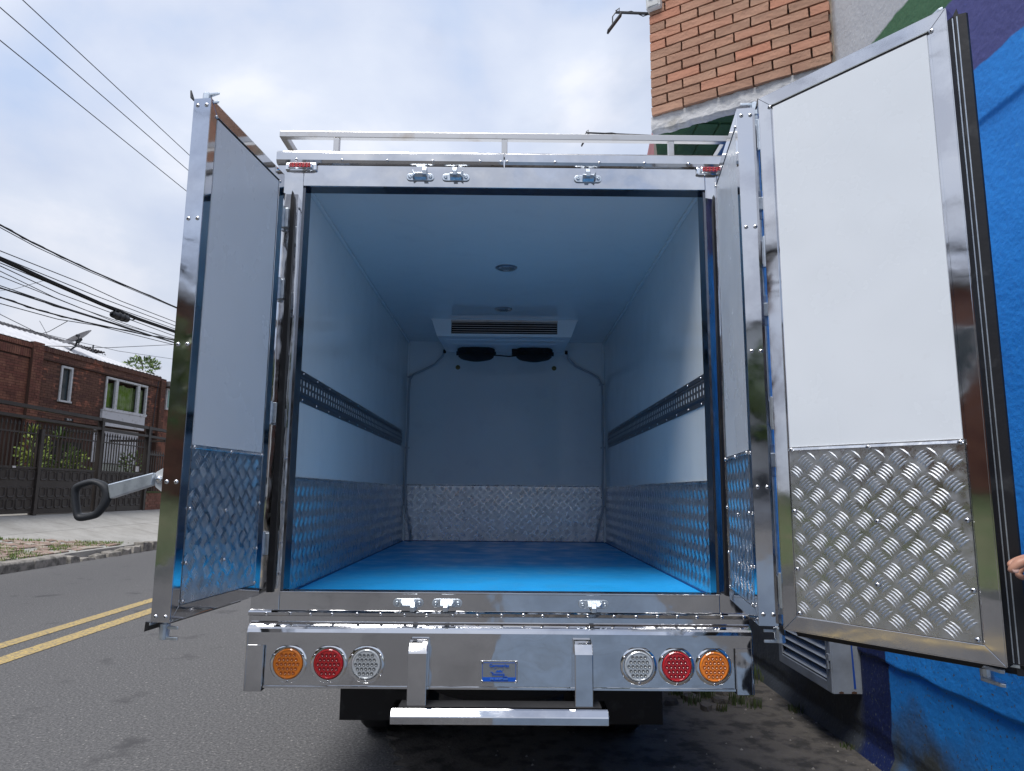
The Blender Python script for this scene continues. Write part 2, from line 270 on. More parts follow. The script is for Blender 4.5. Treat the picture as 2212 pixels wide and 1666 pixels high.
# painted masonry wall: paint zones by height and distance along the wall
def wall_material():
    m = bpy.data.materials.new('painted_masonry'); m.use_nodes = True; t = m.node_tree; nd = t.nodes; lk = t.links
    b = nd['Principled BSDF']; b.inputs['Roughness'].default_value = 0.62; b.inputs['Specular IOR Level'].default_value = 0.35
    c = nd.new('ShaderNodeTexCoord'); sp_ = nd.new('ShaderNodeSeparateXYZ'); lk.new(c.outputs['Object'], sp_.inputs[0])
    def nz(s, d): 
        n = nd.new('ShaderNodeTexNoise'); n.inputs['Scale'].default_value = s; n.inputs['Detail'].default_value = d; lk.new(c.outputs['Object'], n.inputs['Vector']); return n.outputs['Fac']
    wob = nd.new('ShaderNodeMath'); wob.operation = 'MULTIPLY_ADD'; lk.new(nz(14, 5), wob.inputs[0]); wob.inputs[1].default_value = 0.03; wob.inputs[2].default_value = -0.015
    wobL = nd.new('ShaderNodeMath'); wobL.operation = 'MULTIPLY_ADD'; lk.new(nz(3, 7), wobL.inputs[0]); wobL.inputs[1].default_value = 0.9; wobL.inputs[2].default_value = -0.45
    def addn(a, bb):
        x = nd.new('ShaderNodeMath'); x.operation = 'ADD'; lk.new(a, x.inputs[0]); lk.new(bb, x.inputs[1]); return x.outputs[0]
    zc = addn(sp_.outputs['Z'], wob.outputs[0]); yc = addn(sp_.outputs['Y'], wob.outputs[0]); zd = addn(sp_.outputs['Z'], wobL.outputs[0])
    def step(v, a, w=0.004, inv=False):
        r = nd.new('ShaderNodeMapRange'); r.inputs[1].default_value = a-w; r.inputs[2].default_value = a+w
        if inv: r.inputs[3].default_value = 1; r.inputs[4].default_value = 0
        lk.new(v, r.inputs[0]); return r.outputs[0]
    def mul(a, bb):
        x = nd.new('ShaderNodeMath'); x.operation = 'MULTIPLY'; lk.new(a, x.inputs[0]); lk.new(bb, x.inputs[1]); return x.outputs[0]
    def mixc(cur, fac, colr):
        mx = nd.new('ShaderNodeMix'); mx.data_type = 'RGBA'; lk.new(fac, mx.inputs['Factor'])
        if isinstance(cur, tuple): mx.inputs['A'].default_value = (*cur, 1)
        else: lk.new(cur, mx.inputs['A'])
        mx.inputs['B'].default_value = (*colr, 1); return mx.outputs['Result']
    cur = mixc((0.025, 0.29, 0.82), step(nz(1.4, 6), 0.55, 0.2), (0.02, 0.24, 0.72))
    cur = mixc(cur, step(nz(26, 6), 0.70, 0.04), (0.05, 0.33, 0.80))
    cur = mixc(cur, step(zc, 2.84), (0.085, 0.092, 0.27))
    cur = mixc(cur, step(zc, 3.20), (0.055, 0.15, 0.075))
    cur = mixc(cur, step(zc, 3.42, 0.006), (0.50, 0.51, 0.53))
    # grime near the ground (a stain with its own ragged outline)
    cur = mixc(cur, step(zd, 0.19, 0.16, True), (0.075, 0.085, 0.085))
    low = step(zc, 0.72, 0.004, True)
    cur = mixc(cur, mul(step(yc, 3.355), low), (0.011, 0.022, 0.10))
    cur = mixc(cur, mul(step(yc, 3.62, 0.03), low), (0.050, 0.058, 0.072))
    cur = mixc(cur, mul(step(nz(70, 3), 0.66, 0.03), low), (0.09, 0.11, 0.13))
    lk.new(cur, b.inputs['Base Color'])
    b1 = nd.new('ShaderNodeBump'); b1.inputs['Strength'].default_value = 0.8; b1.inputs['Distance'].default_value = 0.0038; lk.new(nz(40, 8), b1.inputs['Height'])
    b2 = nd.new('ShaderNodeBump'); b2.inputs['Strength'].default_value = 0.6; b2.inputs['Distance'].default_value = 0.006; lk.new(nz(9, 5), b2.inputs['Height']); lk.new(b1.outputs[0], b2.inputs['Normal'])
    lk.new(b2.outputs[0], b.inputs['Normal']); return m
wall_m = wall_material()

# ------------------------------------------------------------------ ground, road, pavement
g = MB().box(-300, 300, -300, 300, -0.6, -0.03).build('ground', soil); struct(g)
rd = MB().add([(-7.43, -90, 0), (6, -90, 0), (6, 200, 0), (-7.43, 200, 0)], [(0, 1, 2, 3)]).build('road', asphalt); struct(rd)
for i, (xa, xb) in enumerate(((-4.12, -3.98), (-3.78, -3.62))):
    me = MB()
    ys = [-60+0.25*k for k in range(0, 720)]
    vs = [(xa+0.012*noise.noise((y*1.3, i, 0)), y, 0.004) for y in ys]+[(xb+0.012*noise.noise((y*1.3, i, 5)), y, 0.004) for y in ys]
    n_ = len(ys); me.add(vs, [(k, n_+k, n_+k+1, k+1) for k in range(n_-1)])
    o = me.build('road_marking', yellow); struct(o)
# worn pavement under the truck, ragged edge against the asphalt
def ragged(x0, y0, x1, y1, n, amp, seed):
    return [(x0+(x1-x0)*t/n+amp*noise.noise((t*0.9, seed, 0))+amp*0.5*noise.noise((t*2.7, seed, 3)), y0+(y1-y0)*t/n) for t in range(n+1)]
edge = ragged(-0.10, 1.4, -0.42, 3.2, 30, 0.07, 1)+ragged(-0.42, 3.24, -0.86, 4.8, 40, 0.09, 2)+ragged(-0.9, 4.85, -1.1, 9, 20, 0.1, 3)
pv = MB(); n_ = len(edge)
pv.add([(x, y, 0.012) for x, y in edge]+[(1.9, y, 0.012) for x, y in edge]+[(x-0.01, y, -0.01) for x, y in edge],
       [(k, n_+k, n_+k+1, k+1) for k in range(n_-1)]+[(k, k+1, 2*n_+k+1, 2*n_+k) for k in range(n_-1)])
o = pv.build('pavement', conc_dirty); struct(o)
o = MB().box(-0.06, 1.9, -9, 1.36, -0.02, 0.016).build('painted_pavement', pave_blue); struct(o)
# small stones, weeds and litter beside the wall
def stone_mesh(seed, sx, sy, sz, flat=0.5):
    bm = bmesh.new(); bmesh.ops.create_icosphere(bm, subdivisions=2, radius=1)
    for v in bm.verts:
        k = 1+0.35*noise.noise(v.co*1.3+Vector((seed*3.1, 0, 0)))
        v.co = Vector((v.co.x*sx*k, v.co.y*sy*k, max(-0.4, min(flat, v.co.z))*sz*k))
    me = bpy.data.meshes.new('stone'); bm.to_mesh(me); bm.free(); me.materials.append(conc_dirty); return me
st_spots = [(1.03, 4.72, .16, .10), (1.22, 4.66, .10, .08), (1.12, 4.50, .15, .09), (1.30, 4.45, .12, .09), (0.98, 4.40, .10, .06), (1.17, 4.32, .13, .07), (1.36, 4.62, .10, .07), (0.88, 4.62, .09, .08)]
st_lab = ['flat grey stone furthest back among the weeds by the mud flap', 'small grey stone at the far side of the weedy patch', 'broad flat stone in the middle of the weedy patch', 'grey stone in the weeds under the amber lamp',
          'small flat stone nearest the right mud flap', 'flat stone at the near edge of the weedy patch', 'grey stone in the weeds closest to the masonry wall', 'low stone half hidden behind the right mud flap']
for i, (x, y, a, b_) in enumerate(st_spots):
    me = stone_mesh(i, a/2, b_/2, 0.05)
    o = bpy.data.objects.new('paving_stone', me); COL.objects.link(o); o.location = (x, y, 0.014); o.rotation_euler[2] = i*0.9
    tag(o, st_lab[i], 'stone', 'loose stones in the weedy patch by the wall')
def blades(mb, x, y, z, n, h, spread, w=0.004, lean=0.5):
    for _ in range(n):
        a = random.uniform(0, 6.283); r_ = spread*math.sqrt(random.random())
        bx, by = x+r_*math.cos(a), y+r_*math.sin(a); hh = h*random.uniform(.5, 1.1); la = random.uniform(0, 6.283); l_ = hh*lean*random.random()
        dx, dy = math.cos(la+1.57)*w, math.sin(la+1.57)*w
        mb.add([(bx-dx, by-dy, z), (bx+dx, by+dy, z), (bx+math.cos(la)*l_*.4+dx*.7, by+math.sin(la)*l_*.4+dy*.7, z+hh*.6), (bx+math.cos(la)*l_*.4-dx*.7, by+math.sin(la)*l_*.4-dy*.7, z+hh*.6), (bx+math.cos(la)*l_, by+math.sin(la)*l_, z+hh)], [(0, 1, 2, 3), (3, 2, 4)])
wd = MB()
for (x, y, n, h, s_) in [(1.06, 4.60, 60, .09, .05), (1.24, 4.55, 70, .10, .05), (1.38, 4.42, 60, .09, .05), (1.12, 4.42, 40, .07, .06), (.92, 4.78, 120, .11, .12), (1.30, 4.74, 80, .1, .1), (1.5, 4.6, 60, .09, .05), (1.46, 4.35, 40, .06, .05), (1.62, 5.0, 150, .1, .14), (1.25, 4.28, 30, .05, .03), (1.69, 4.28, 40, .04, .05), (1.70, 3.7, 30, .03, .04)]:
    blades(wd, x, y, 0.012, n, h, s_, 0.003)
o = wd.build('weeds', weed_m, kind='stuff'); tag(o, 'scrubby weeds growing between stones beside the dark wall base', 'weeds')
gr = MB(); random.seed(11)
for _ in range(190):
    x = random.uniform(-0.3, 1.72); y = random.uniform(2.3, 5.2); s_ = .002+.006*random.random()**2
    if random.random() < .35: x = 1.72-abs(random.gauss(0, .08))
    gr.add([(x-s_, y-s_, .012), (x+s_, y-s_*.6, .012), (x+s_*.7, y+s_, .012), (x-s_, y+s_*.6, .012), (x, y, .012+s_*1.1)], [(0, 1, 4), (1, 2, 4), (2, 3, 4), (3, 0, 4)])
o = gr.build('grit', kerb_m, kind='stuff'); tag(o, 'pale grit and crumbs scattered over the dark pavement', 'grit')
pp = MB(); random.seed(3)
nx, ny = 9, 4; base = [[(0.70+i*.018, 4.45+j*.02-i*.004, 0.02+abs(noise.noise((i*.9, j*.9, 2)))*.045) for i in range(nx)] for j in range(ny)]
pp.add([p for r_ in base for p in r_], [(j*nx+i, j*nx+i+1, (j+1)*nx+i+1, (j+1)*nx+i) for j in range(ny-1) for i in range(nx-1)])
o = pp.build('paper_scrap', paper_m); sm = o.modifiers.new('solid', 'SOLIDIFY'); sm.thickness = .001
tag(o, 'crumpled white scrap lying in the weeds beside the right mud flap', 'litter')
o = MB().pr([(-.775, 3.180, .014), (-.735, 3.182, .014), (-.730, 3.20, .014), (-.752, 3.192, .014), (-.780, 3.198, .014)], (0, 0, .004)).build('litter_scrap', plate_l)
tag(o, 'small torn pale blue scrap lying on the asphalt', 'litter')

# far side: kerb, ramped pavement, brick strip
NS = 0.232
def rampz(x): return 0.12+(-7.5-x)*NS
rp = MB()
for k in range(-30, 60):
    y0, y1 = k*1.55+.9, k*1.55+.9+1.54
    for xa, xb in ((-7.6, -8.84), (-8.85, -10.02)):
        rp.box(xb, xa, y0, y1, -.2, 0)
        n0 = len(rp.v)-8
        for q in range(8):
            x, y, z = rp.v[n0+q]
            rp.v[n0+q] = (x, y, rampz(x) if z == 0 else z-.1)
    
o = rp.build('sidewalk', conc, kind='stuff'); struct(o)
o = MB().box(-12.4, -10.02, -10, 60, -.3, .70).build('forecourt', conc); struct(o)
random.seed(5)
kb = [0]
for i in range(11):
    y0 = 12.15-(i+1)*.82
    m_ = MB().prx([(0, 0)], 0, 0) if False else MB()
    m_.pr([(-7.62, y0+.006, -.1), (-7.42, y0+.006, -.1), (-7.425, y0+.006, .12), (-7.46, y0+.006, .155), (-7.62, y0+.006, .16)], (0, .80, 0))
    o = m_.build('kerb_stone', kerb_m, bevel=.012); struct(o)
y_ = 12.17; random.seed(77)
for L_, h in ((.34, .11), (.46, .045), (.40, .07), (.44, .085), (.36, .10), (.42, .12), (.38, .17), (.45, .16), (.5, .08), (.6, .09), (.7, .10), (.7, .10), (.8, .1), (.8, .1)):
    j = lambda a_: random.uniform(-a_, a_)
    q_ = [(-7.63, y_+.02, 0), (-7.40+j(.03), y_+.01+j(.02), 0), (-7.36+j(.03), y_+L_*.5, 0), (-7.40+j(.03), y_+L_-.02+j(.02), 0), (-7.63, y_+L_-.01, 0)]
    mb_ = MB().add([(p_[0], p_[1], -.05) for p_ in q_]+[(p_[0]-.015 if i_ in (1, 2, 3) else p_[0], p_[1]+(.03 if i_ < 2 else -.03 if i_ > 2 else 0), h+j(.02)) for i_, p_ in enumerate(q_)]+[(-7.52, y_+L_*.5, h+.012)],
        [(0, 1, 6, 5), (1, 2, 7, 6), (2, 3, 8, 7), (3, 4, 9, 8), (4, 0, 5, 9), (5, 6, 10), (6, 7, 10), (7, 8, 10), (8, 9, 10), (9, 5, 10)])
    o = mb_.build('kerb_stone', kerb_m, bevel=.01); struct(o); y_ += L_
strip = thing('brick_paving_strip', (-8.1, 12.5, .2), 'worn strip of pinkish brick paving with grass between kerb and ramp', 'brick paving')
pbm = MB().box(-.048, .048, -.098, .098, -.03, .012).mesh('brick', mat('pink_paver', (0.29, 0.20, 0.165), .9, obj_rand=.22, var=((0.33, 0.28, 0.23), 9, .45, .62, 6), tone=((0.30, 0.26, 0.22), .55, .8)))
tilt = math.atan(NS)
random.seed(9); cnt = 0
for j in range(34):
    y = 9.7+j*.205
    xin = -7.66
    xout = -8.62 if y < 12.3 else -8.62+(y-12.3)/2.4*1.0
    i = 0
    while True:
        x = xin-.05-i*.102; i += 1
        if x < xout: break
        if random.random() < .26: continue
        yy = y+(.1 if i % 2 else 0)
        if cnt < 290:
            piece('brick', pbm, strip, (x, yy, rampz(x)+.006+random.uniform(-.006, .008)), (random.uniform(-.03, .03), tilt+random.uniform(-.04, .04), random.uniform(-.05, .05))); cnt += 1
gs = MB(); random.seed(21)
for _ in range(9500):
    y = random.uniform(9.6, 15); x = random.uniform(-8.75, -7.62)
    if y > 12.3 and x < -8.62+(y-12.3)/2.4*.95: continue
    if noise.noise((x*1.8, y*1.1, 4)) < -.02 and random.random() > .08: continue
    blades(gs, x, y, rampz(x), 1, .055, .02, .006, .7)
o = gs.build('grass', grass_m, kind='stuff'); tag(o, 'patchy grass growing through the brick strip behind the kerb', 'grass')

# ------------------------------------------------------------------ house across the street
HA = R(6.5); HD = Vector((math.sin(HA), math.cos(HA), 0)); HN = Vector((math.cos(HA), -math.sin(HA), 0)); HP = Vector((-12, 16.17, 0))
HM = Matrix(((HD.x, HN.x, 0, HP.x), (HD.y, HN.y, 0, HP.y), (0, 0, 1, 0), (0, 0, 0, 1)))   # local (u along street, w out to street, z)
def brick_field(name, parent, M, u0, u1, z0, z1, w, bl, bh, jt, me_b, m_b, holes=(), vert=False, limit=300, order=None, proud=.006):
    """separate bricks up to `limit`, the rest joined into one stuff part"""
    pitch_u, pitch_z = bl+jt, bh+jt
    cells = []
    nz_ = int((z1-z0)/pitch_z+.5)
    for r_ in range(nz_):
        z = z0+r_*pitch_z+jt*.5
        off = 0 if (r_ % 2 == 0 or vert) else -pitch_u/2
        u = u0+off
        while u < u1-.02:
            a, b_ = max(u, u0), min(u+bl, u1)
            if b_-a > .03 and not any(a < h[1]-.001 and b_ > h[0]+.001 and z < h[3]-.01 and z+bh > h[2]+.01 for h in holes): cells.append((a, b_, z, z+bh))
            u += pitch_u
    if order: cells.sort(key=order)
    full = [c for c in cells if c[1]-c[0] > bl-.004]; part = [c for c in cells if c[1]-c[0] <= bl-.004]
    ind = full[:limit]; rest = full[limit:]+part
    rot = M.to_3x3().to_quaternion().to_euler()
    for (a, b_, za, zb) in ind:
        c_ = M @ Vector(((a+b_)/2, w+random.uniform(-.0015, .0015), (za+zb)/2))
        piece('brick', me_b, parent, c_, (rot.x+random.uniform(-.004, .004), rot.y, rot.z+random.uniform(-.006, .006)))
    if rest:
        mb = MB(M)
        for (a, b_, za, zb) in rest: mb.box(a, b_, w-.02, w+proud+random.uniform(-.0015, .0015), za, zb, 0, random.random())
        mb.build(name, m_b, parent, tone=True, kind='stuff')
HM_side = HM
house = thing('brick_house', HP+Vector((0, 0, .7)), 'dark red brick two storey house behind the brown gate', 'house')
# core wall with openings (mortar-coloured), bricks stand proud of it
def wall_with_holes(M, u0, u1, z0, z1, w, holes, t=.2):
    us = sorted({u0, u1, *[h[0] for h in holes], *[h[1] for h in holes]}); zs = sorted({z0, z1, *[h[2] for h in holes], *[h[3] for h in holes]})
    mb = MB(M)
    for a, b_ in zip(us, us[1:]):
        for c_, d_ in zip(zs, zs[1:]):
            if not any(a >= h[0]-1e-6 and b_ <= h[1]+1e-6 and c_ >= h[2]-1e-6 and d_ <= h[3]+1e-6 for h in holes):
                mb.box(a, b_, w-t, w, c_, d_)
    return mb
h_holes = [(2.0, 2.42, 3.50, 4.46), (3.74, 5.65, 3.50, 4.46)]
wall_with_holes(HM, -3.0, 6.24, 3.02, 4.82, 0, h_holes).build('wall', mortar_d, house)
MB(HM).box(-3.0, 6.24, -.32, -.30+.18, .7, 3.02).build('ground_floor_wall', mortar_d, house)
MB(HM).box(-3.0, 6.24, -8, -.2, 2.98, 4.7).build('house_block', mortar_d, house)
def unit_brick(L_, H_, t, m_, name='brick'):
    # HM-type frames mirror nothing: local x along wall, y out
    return MB().box(-L_/2, L_/2, -.02, t, -H_/2, H_/2).mesh(name, m_)
bd = unit_brick(.215, .054, .006, brick_d); blr = unit_brick(.215, .054, .006, brick_l); bsol = unit_brick(.054, .105, .006, brick_d)
HMb = HM
random.seed(2)
# rotation of HM: columns (HD, HN, Z): left-handed frame -> use explicit right-handed frame for pieces
def rh(M):
    A = Matrix(((-HD.x, HN.x, 0, M[0][3]), (-HD.y, HN.y, 0, M[1][3]), (0, 0, 1, M[2][3]), (0, 0, 0, 1)))
    return A
HR = rh(HM)
# in the right-handed frame u is negated
def flip(h): return (-h[1], -h[0], h[2], h[3])
panel_hole = (3.6, 5.62, 2.3, 3.5)
brick_field('small_bricks', house, HR, -6.24, -1.27, 3.02, 4.50, 0, .215, .054, .010, bd, brick_d, [flip(h) for h in h_holes+[panel_hole]], limit=235, order=lambda c: abs(c[0]+3.4)+abs(c[2]-3.9)*.8)
brick_field('small_bricks', house, HR, -.93, 2.6, 3.02, 4.44, 0, .215, .054, .010, blr, brick_l, limit=0)
brick_field('cornice_bricks', house, HR, -6.24, -1.27, 4.70, 4.815, .035, .054, .105, .012, bsol, brick_d, vert=True, limit=0, proud=.03)
brick_field('cornice_bricks', house, HR, -.93, 2.6, 4.70, 4.815, .035, .054, .105, .012, bsol, brick_l, vert=True, limit=0, proud=.03)
brick_field('parapet_bricks', house, HR, -6.24, -1.27, 4.53, 4.70, .03, .215, .054, .010, bsol, brick_d, limit=0)
brick_field('parapet_bricks', house, HR, -.93, 2.6, 4.46, 4.70, .03, .054, .2, .012, bsol, brick_l, vert=True, limit=0)
brick_field('lower_bricks', house, HR, -6.24, 2.6, .72, 3.0, -.14, .215, .054, .010, blr, brick_l, [flip((3.55, 5.56, .7, 3.0)), flip((1.5, 3.2, .7, 2.55))], limit=0)
MB(HM).box(-3, 6.24, 0, .032, 4.50, 4.70).box(-3, 6.26, -.05, .06, 4.815, 4.84).box(1.2, 6.24, 0, .05, 4.495, 4.52).build('cornice', mortar_d, house)
pil = MB(HM).box(.93, 1.27, -.02, .09, .7, 4.87)
pil.build('pilaster', mortar_d, house)
brick_field('pilaster_bricks', house, HR, -1.265, -.935, .72, 4.86, .09, .16, .054, .010, bd, brick_l, limit=0)
# right corner pier and neighbour
MB(HM).box(6.24, 6.5, -.3, .08, .7, 4.80).build('corner_pier', mortar_d, house)
brick_field('corner_bricks', house, HR, -6.49, -6.25, .72, 4.78, .08, .115, .054, .010, bd, brick_d, limit=0)
# windows
def window(parent, u0, u1, z0, z1, mull, fr=.07, curt=True):
    f = MB(HM)
    f.box(u0-.0, u1+.0, -.06, .035, z1-fr, z1).box(u0-.02, u1+.02, -.06, .06, z0, z0+fr*.9)
    f.box(u0, u0+fr, -.06, .034, z0+fr*.9, z1-fr).box(u1-fr, u1, -.06, .034, z0+fr*.9, z1-fr)
    for m_ in mull: f.box(m_-.055, m_+.055, -.06, .033, z0+fr*.9, z1-fr)
    w_ = f.build('window', whiteframe, parent, bevel=.006)
    xs = [u0+fr]+[q for m_ in mull for q in (m_-.055, m_+.055)]+[u1-fr]
    for k in range(0, len(xs), 2):
        MB(HM).box(xs[k]+.001, xs[k+1]-.001, -.055, -.05, z0+fr*.9, z1-fr).build('pane', glass_t if curt else glass_d, w_)
        b_ = MB(HM); a, c_ = xs[k]+.002, xs[k+1]-.002
        b_.box(a, a+.02, -.049, -.03, z0+fr, z1-fr).box(c_-.02, c_, -.049, -.03, z0+fr, z1-fr).box(a+.02, c_-.02, -.049, -.03, z1-fr-.025, z1-fr).box(a+.02, c_-.02, -.049, -.03, z0+fr, z0+fr+.02)
        b_.build('sash', asbestos, w_)
    if curt:
        c_ = MB(HM); n_ = 60; vs = []
        for k in range(n_+1):
            u = u0+(u1-u0)*k/n_; w2 = -.14+.025*math.sin(k*1.9)+.012*math.sin(k*.7)
            vs += [(u, w2, z0+.02+(.02 if k % 7 else 0)), (u, w2, z1-.12-.05*abs(math.sin(k*.21)))]
        c_.add(vs, [(2*k, 2*k+2, 2*k+3, 2*k+1) for k in range(n_)])
        c_.build('curtain', curtain, w_, smooth=True)
    return w_
window(house, 2.0, 2.42, 3.50, 4.46, [], .055, False)
window(house, 3.74, 5.65, 3.50, 4.46, [4.22, 5.23], .06, True)
MB(HM).box(3.72, 5.66, -1.2, -.55, 3.4, 4.5).build('room_interior', mat('dim_room', (.12, .12, .11), .9), house)
MB(HM).box(3.64, 5.57, -.04, .07, 3.04, 3.47).box(3.62, 5.6, 0, .085, 3.47, 3.499).build('window_apron', whitepaint, house, bevel=.005)
MB(HM).box(3.6, 5.56, -.16, -.10, 2.0, 3.0).build('lintel_panel', whitepaint, house)
gd = MB(HM).box(3.7, 5.5, -.135, -.12, .7, 1.995).build('garage_door', mat('pale_green_metal', (.42, .45, .40), .5), house)
for k in range(16):
    MB(HM).box(3.75+k*.108, 3.75+k*.108+.07, -.12, -.10, .75, 1.96).build('door_slat', mat('pale_slat', (.46, .49, .44), .5) if k == 0 else bpy.data.materials['pale_slat'], gd)
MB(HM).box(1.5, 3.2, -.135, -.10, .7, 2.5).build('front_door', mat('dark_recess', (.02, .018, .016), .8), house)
npl = MB(HM).box(2.30, 2.62, .0, .012, 3.035, 3.10).build('number_plate', blk, house)
# roof
rf = MB(HM)
def corr(mb, u0, u1, w0, z0, w1, z1, pitch_=.18, amp=.02, n=None):
    n = n or int((u1-u0)/pitch_*6); vs = []
    for k in range(n+1):
        u = u0+(u1-u0)*k/n; a = amp*math.sin(u/pitch_*2*math.pi)
        vs += [(u, w0, z0+a), (u, w1, z1+a)]
    mb.add(vs, [(2*k, 2*k+2, 2*k+3, 2*k+1) for k in range(n)])
def sheet(mb, u0, u1, w0, z0, w1, zf_, pitch_, amp):
    n = int((u1-u0)/pitch_*6); vs = []
    for k in range(n+1):
        u = u0+(u1-u0)*k/n; a = amp*math.sin(u/pitch_*2*math.pi); vs += [(u, w0, z0+a), (u, w1, zf_(u)+a)]
    mb.add(vs, [(2*k, 2*k+2, 2*k+3, 2*k+1) for k in range(n)])
zroof = lambda u: 5.36-max(0, u-3.4)*.062
sheet(rf, -3, 6.35, .02, 4.86, -1.0, zroof, .177, .012)
o = rf.build('roof', roof_w, house, smooth=True)
r2_ = MB(HM); sheet(r2_, -3, 4.9, -.96, 5.40, -1.3, lambda u: zroof(u)+.12, .12, .02); sheet(r2_, -3, 4.9, -.93, 5.33, -.96, lambda u: zroof(u)+.05, .12, .012); r2_.build('ridge_tiles', tile_m, o, smooth=True)
MB(HM).box(5.4, 6.9, -6, -.4, 4.6, 4.95).build('rear_roof', tile_m, house)
MB(HM).cyl((4.26, -.9, 5.0), (4.26, -.9, 5.50), .022, n=8).build('vent_pipe', cable_g, house)
tk = MB(HM).lathe((4.75, -1.6, 5.0), (0, 0, 1), [(.36, 0), (.42, .10), (.42, .16), (.36, .25), (.2, .30)], 18)
tk.build('water_tank', blackpaint, house, smooth=R(40))
MB(HM).tube([(6.18, .04, 4.8), (6.12, .05, 4.6), (6.08, .03, 4.0), (6.04, .03, 3.0), (6.03, .03, 1.0)], .012).build('wall_cable', cable_g, house)
dish = thing('satellite_dish', HM @ Vector((2.3, -.1, 4.86)), 'white satellite dish tilted on a bent mast on the brick house roof', 'satellite dish')
MB(HM).tube([(2.30, -.1, 4.85), (2.42, -.1, 4.98), (2.55, -.1, 5.08), (2.60, -.1, 5.26)], .024, 8).build('mast', blackpaint, dish)
dc = HM @ Vector((2.60, -.1, 5.34)); dax = Vector((-.46, -.30, .83)).normalized()
MB().lathe(dc-dax*.03, dax, [(.01, -.03), (.14, -.018), (.26, .012), (.38, .055), (.39, .06), (.26, .022), (.14, -.008), (.01, -.022)], 28).build('reflector', roof_w, dish, smooth=True)
MB(HM).tube([(2.40, .1, 5.12), (2.24, .25, 5.10), (2.15, .3, 5.18), (2.10, .3, 5.26)], .013).build('feed_arm', cable_g, dish)
MB(HM).cyl((2.06, .3, 5.27), (2.16, .28, 5.29), .035, n=10).cyl((2.58, -.08, 5.22), (2.66, -.06, 5.32), .06, n=10).build('receiver', blackpaint, dish)
rpn = thing('roof_plant', HM @ Vector((5.9, -.5, 4.9)), 'bushy green plant growing on the parapet above the far window', 'plant')
def leaves(mb, c, rad, n, s, elong=2.2, seed=0):
    rng = random.Random(seed)
    for _ in range(n):
        while True:
            p = Vector((rng.uniform(-1, 1), rng.uniform(-1, 1), rng.uniform(-1, 1)))
            if p.length < 1 and (p.length > .35 or rng.random() < .5): break
        if noise.noise(p*2.2+Vector((seed, 0, 0))) < -.12: continue
        q = Vector(c)+Vector((p.x*rad[0], p.y*rad[1], p.z*rad[2]))
        d = (p+Vector((rng.uniform(-.8, .8), rng.uniform(-.8, .8), rng.uniform(-.5, .9)))).normalized(); sd_ = d.cross(Vector((rng.random()-.5, rng.random()-.5, rng.random()-.5))).normalized()
        k = s*rng.uniform(.6, 1.3)
        mb.add([q, q+d*k*elong*.5+sd_*k*.5, q+d*k*elong, q+d*k*elong*.5-sd_*k*.5], [(0, 1, 2, 3)], 0, rng.random())
lv = MB(); c_ = HM @ Vector((5.95, -.4, 5.16)); leaves(lv, c_, (.45, .55, .25), 420, .06, 2.6, 4)
lv.build('foliage', leaf_m, rpn, tone=True)
MB().tube([HM @ Vector((5.9, -.4, 4.86)), HM @ Vector((5.93, -.4, 5.1)), HM @ Vector((5.8, -.4, 5.3))], .02).build('stem', bark_m, rpn)
# neighbour beyond
nb = thing('neighbour_house', HM @ Vector((8, 0, .7)), 'far brick house with a pale green framed window beyond the corner pier', 'house')
MB(HM).box(6.52, 16, -6, -.06, .7, 4.6).build('wall', brick_l, nb)
MB(HM).box(6.7, 7.3, -.06, 0, 3.85, 4.55).build('window_frame', whiteframe, nb); MB(HM).box(6.76, 7.24, 0, .01, 3.92, 4.49).build('pane', mat('green_tinted_glass', (.25, .42, .36), .2), nb)
MB(HM).box(6.52, 16, -6.2, .2, 4.6, 4.75).build('roof', tile_m, nb)
# house row behind camera side, seen only as reflections and from other positions
for (y0, y1, hh, m_, lab) in [(8.2, 14.6, 5.2, brick_l, 'red brick house just left of the gated house'), (0.5, 8.0, 6.2, brick_d, 'taller dark brick house down the street'), (-9, -1.5, 5.6, brick_l, 'red brick house opposite the painted wall'), (-22, -10, 6.5, brick_d, 'dark brick house at the near end of the street')]:
    t = thing('brick_house', (-13, (y0+y1)/2, .2), lab, 'house', 'houses along the street')
    MB().box(-20, -12.6, y0, y1, .0, hh).build('wall', m_, t); MB().box(-20.2, -12.3, y0-.1, y1+.1, hh, hh+.25).build('roof', roof_w, t)
    for k in range(3):
        yy = y0+(y1-y0)*(k+.5)/3
        w_ = MB().box(-12.6, -12.52, yy-.6, yy+.6, 3.2, 4.4).build('window', whiteframe, t); MB().box(-12.52, -12.51, yy-.52, yy+.52, 3.28, 4.32).build('pane', glass_d, w_)
    MB().box(-12.6, -12.53, y0+1, y0+2, .2, 2.4).build('door', asbestos, t)
o = MB().pr([(-7.62, -60, -.1), (-7.62, -60, .16), (-9.2, -60, .55), (-12.4, -60, 1.25), (-12.4, -60, -.1)], (0, 68.4, 0)).build('grass_bank', lawn); struct(o)
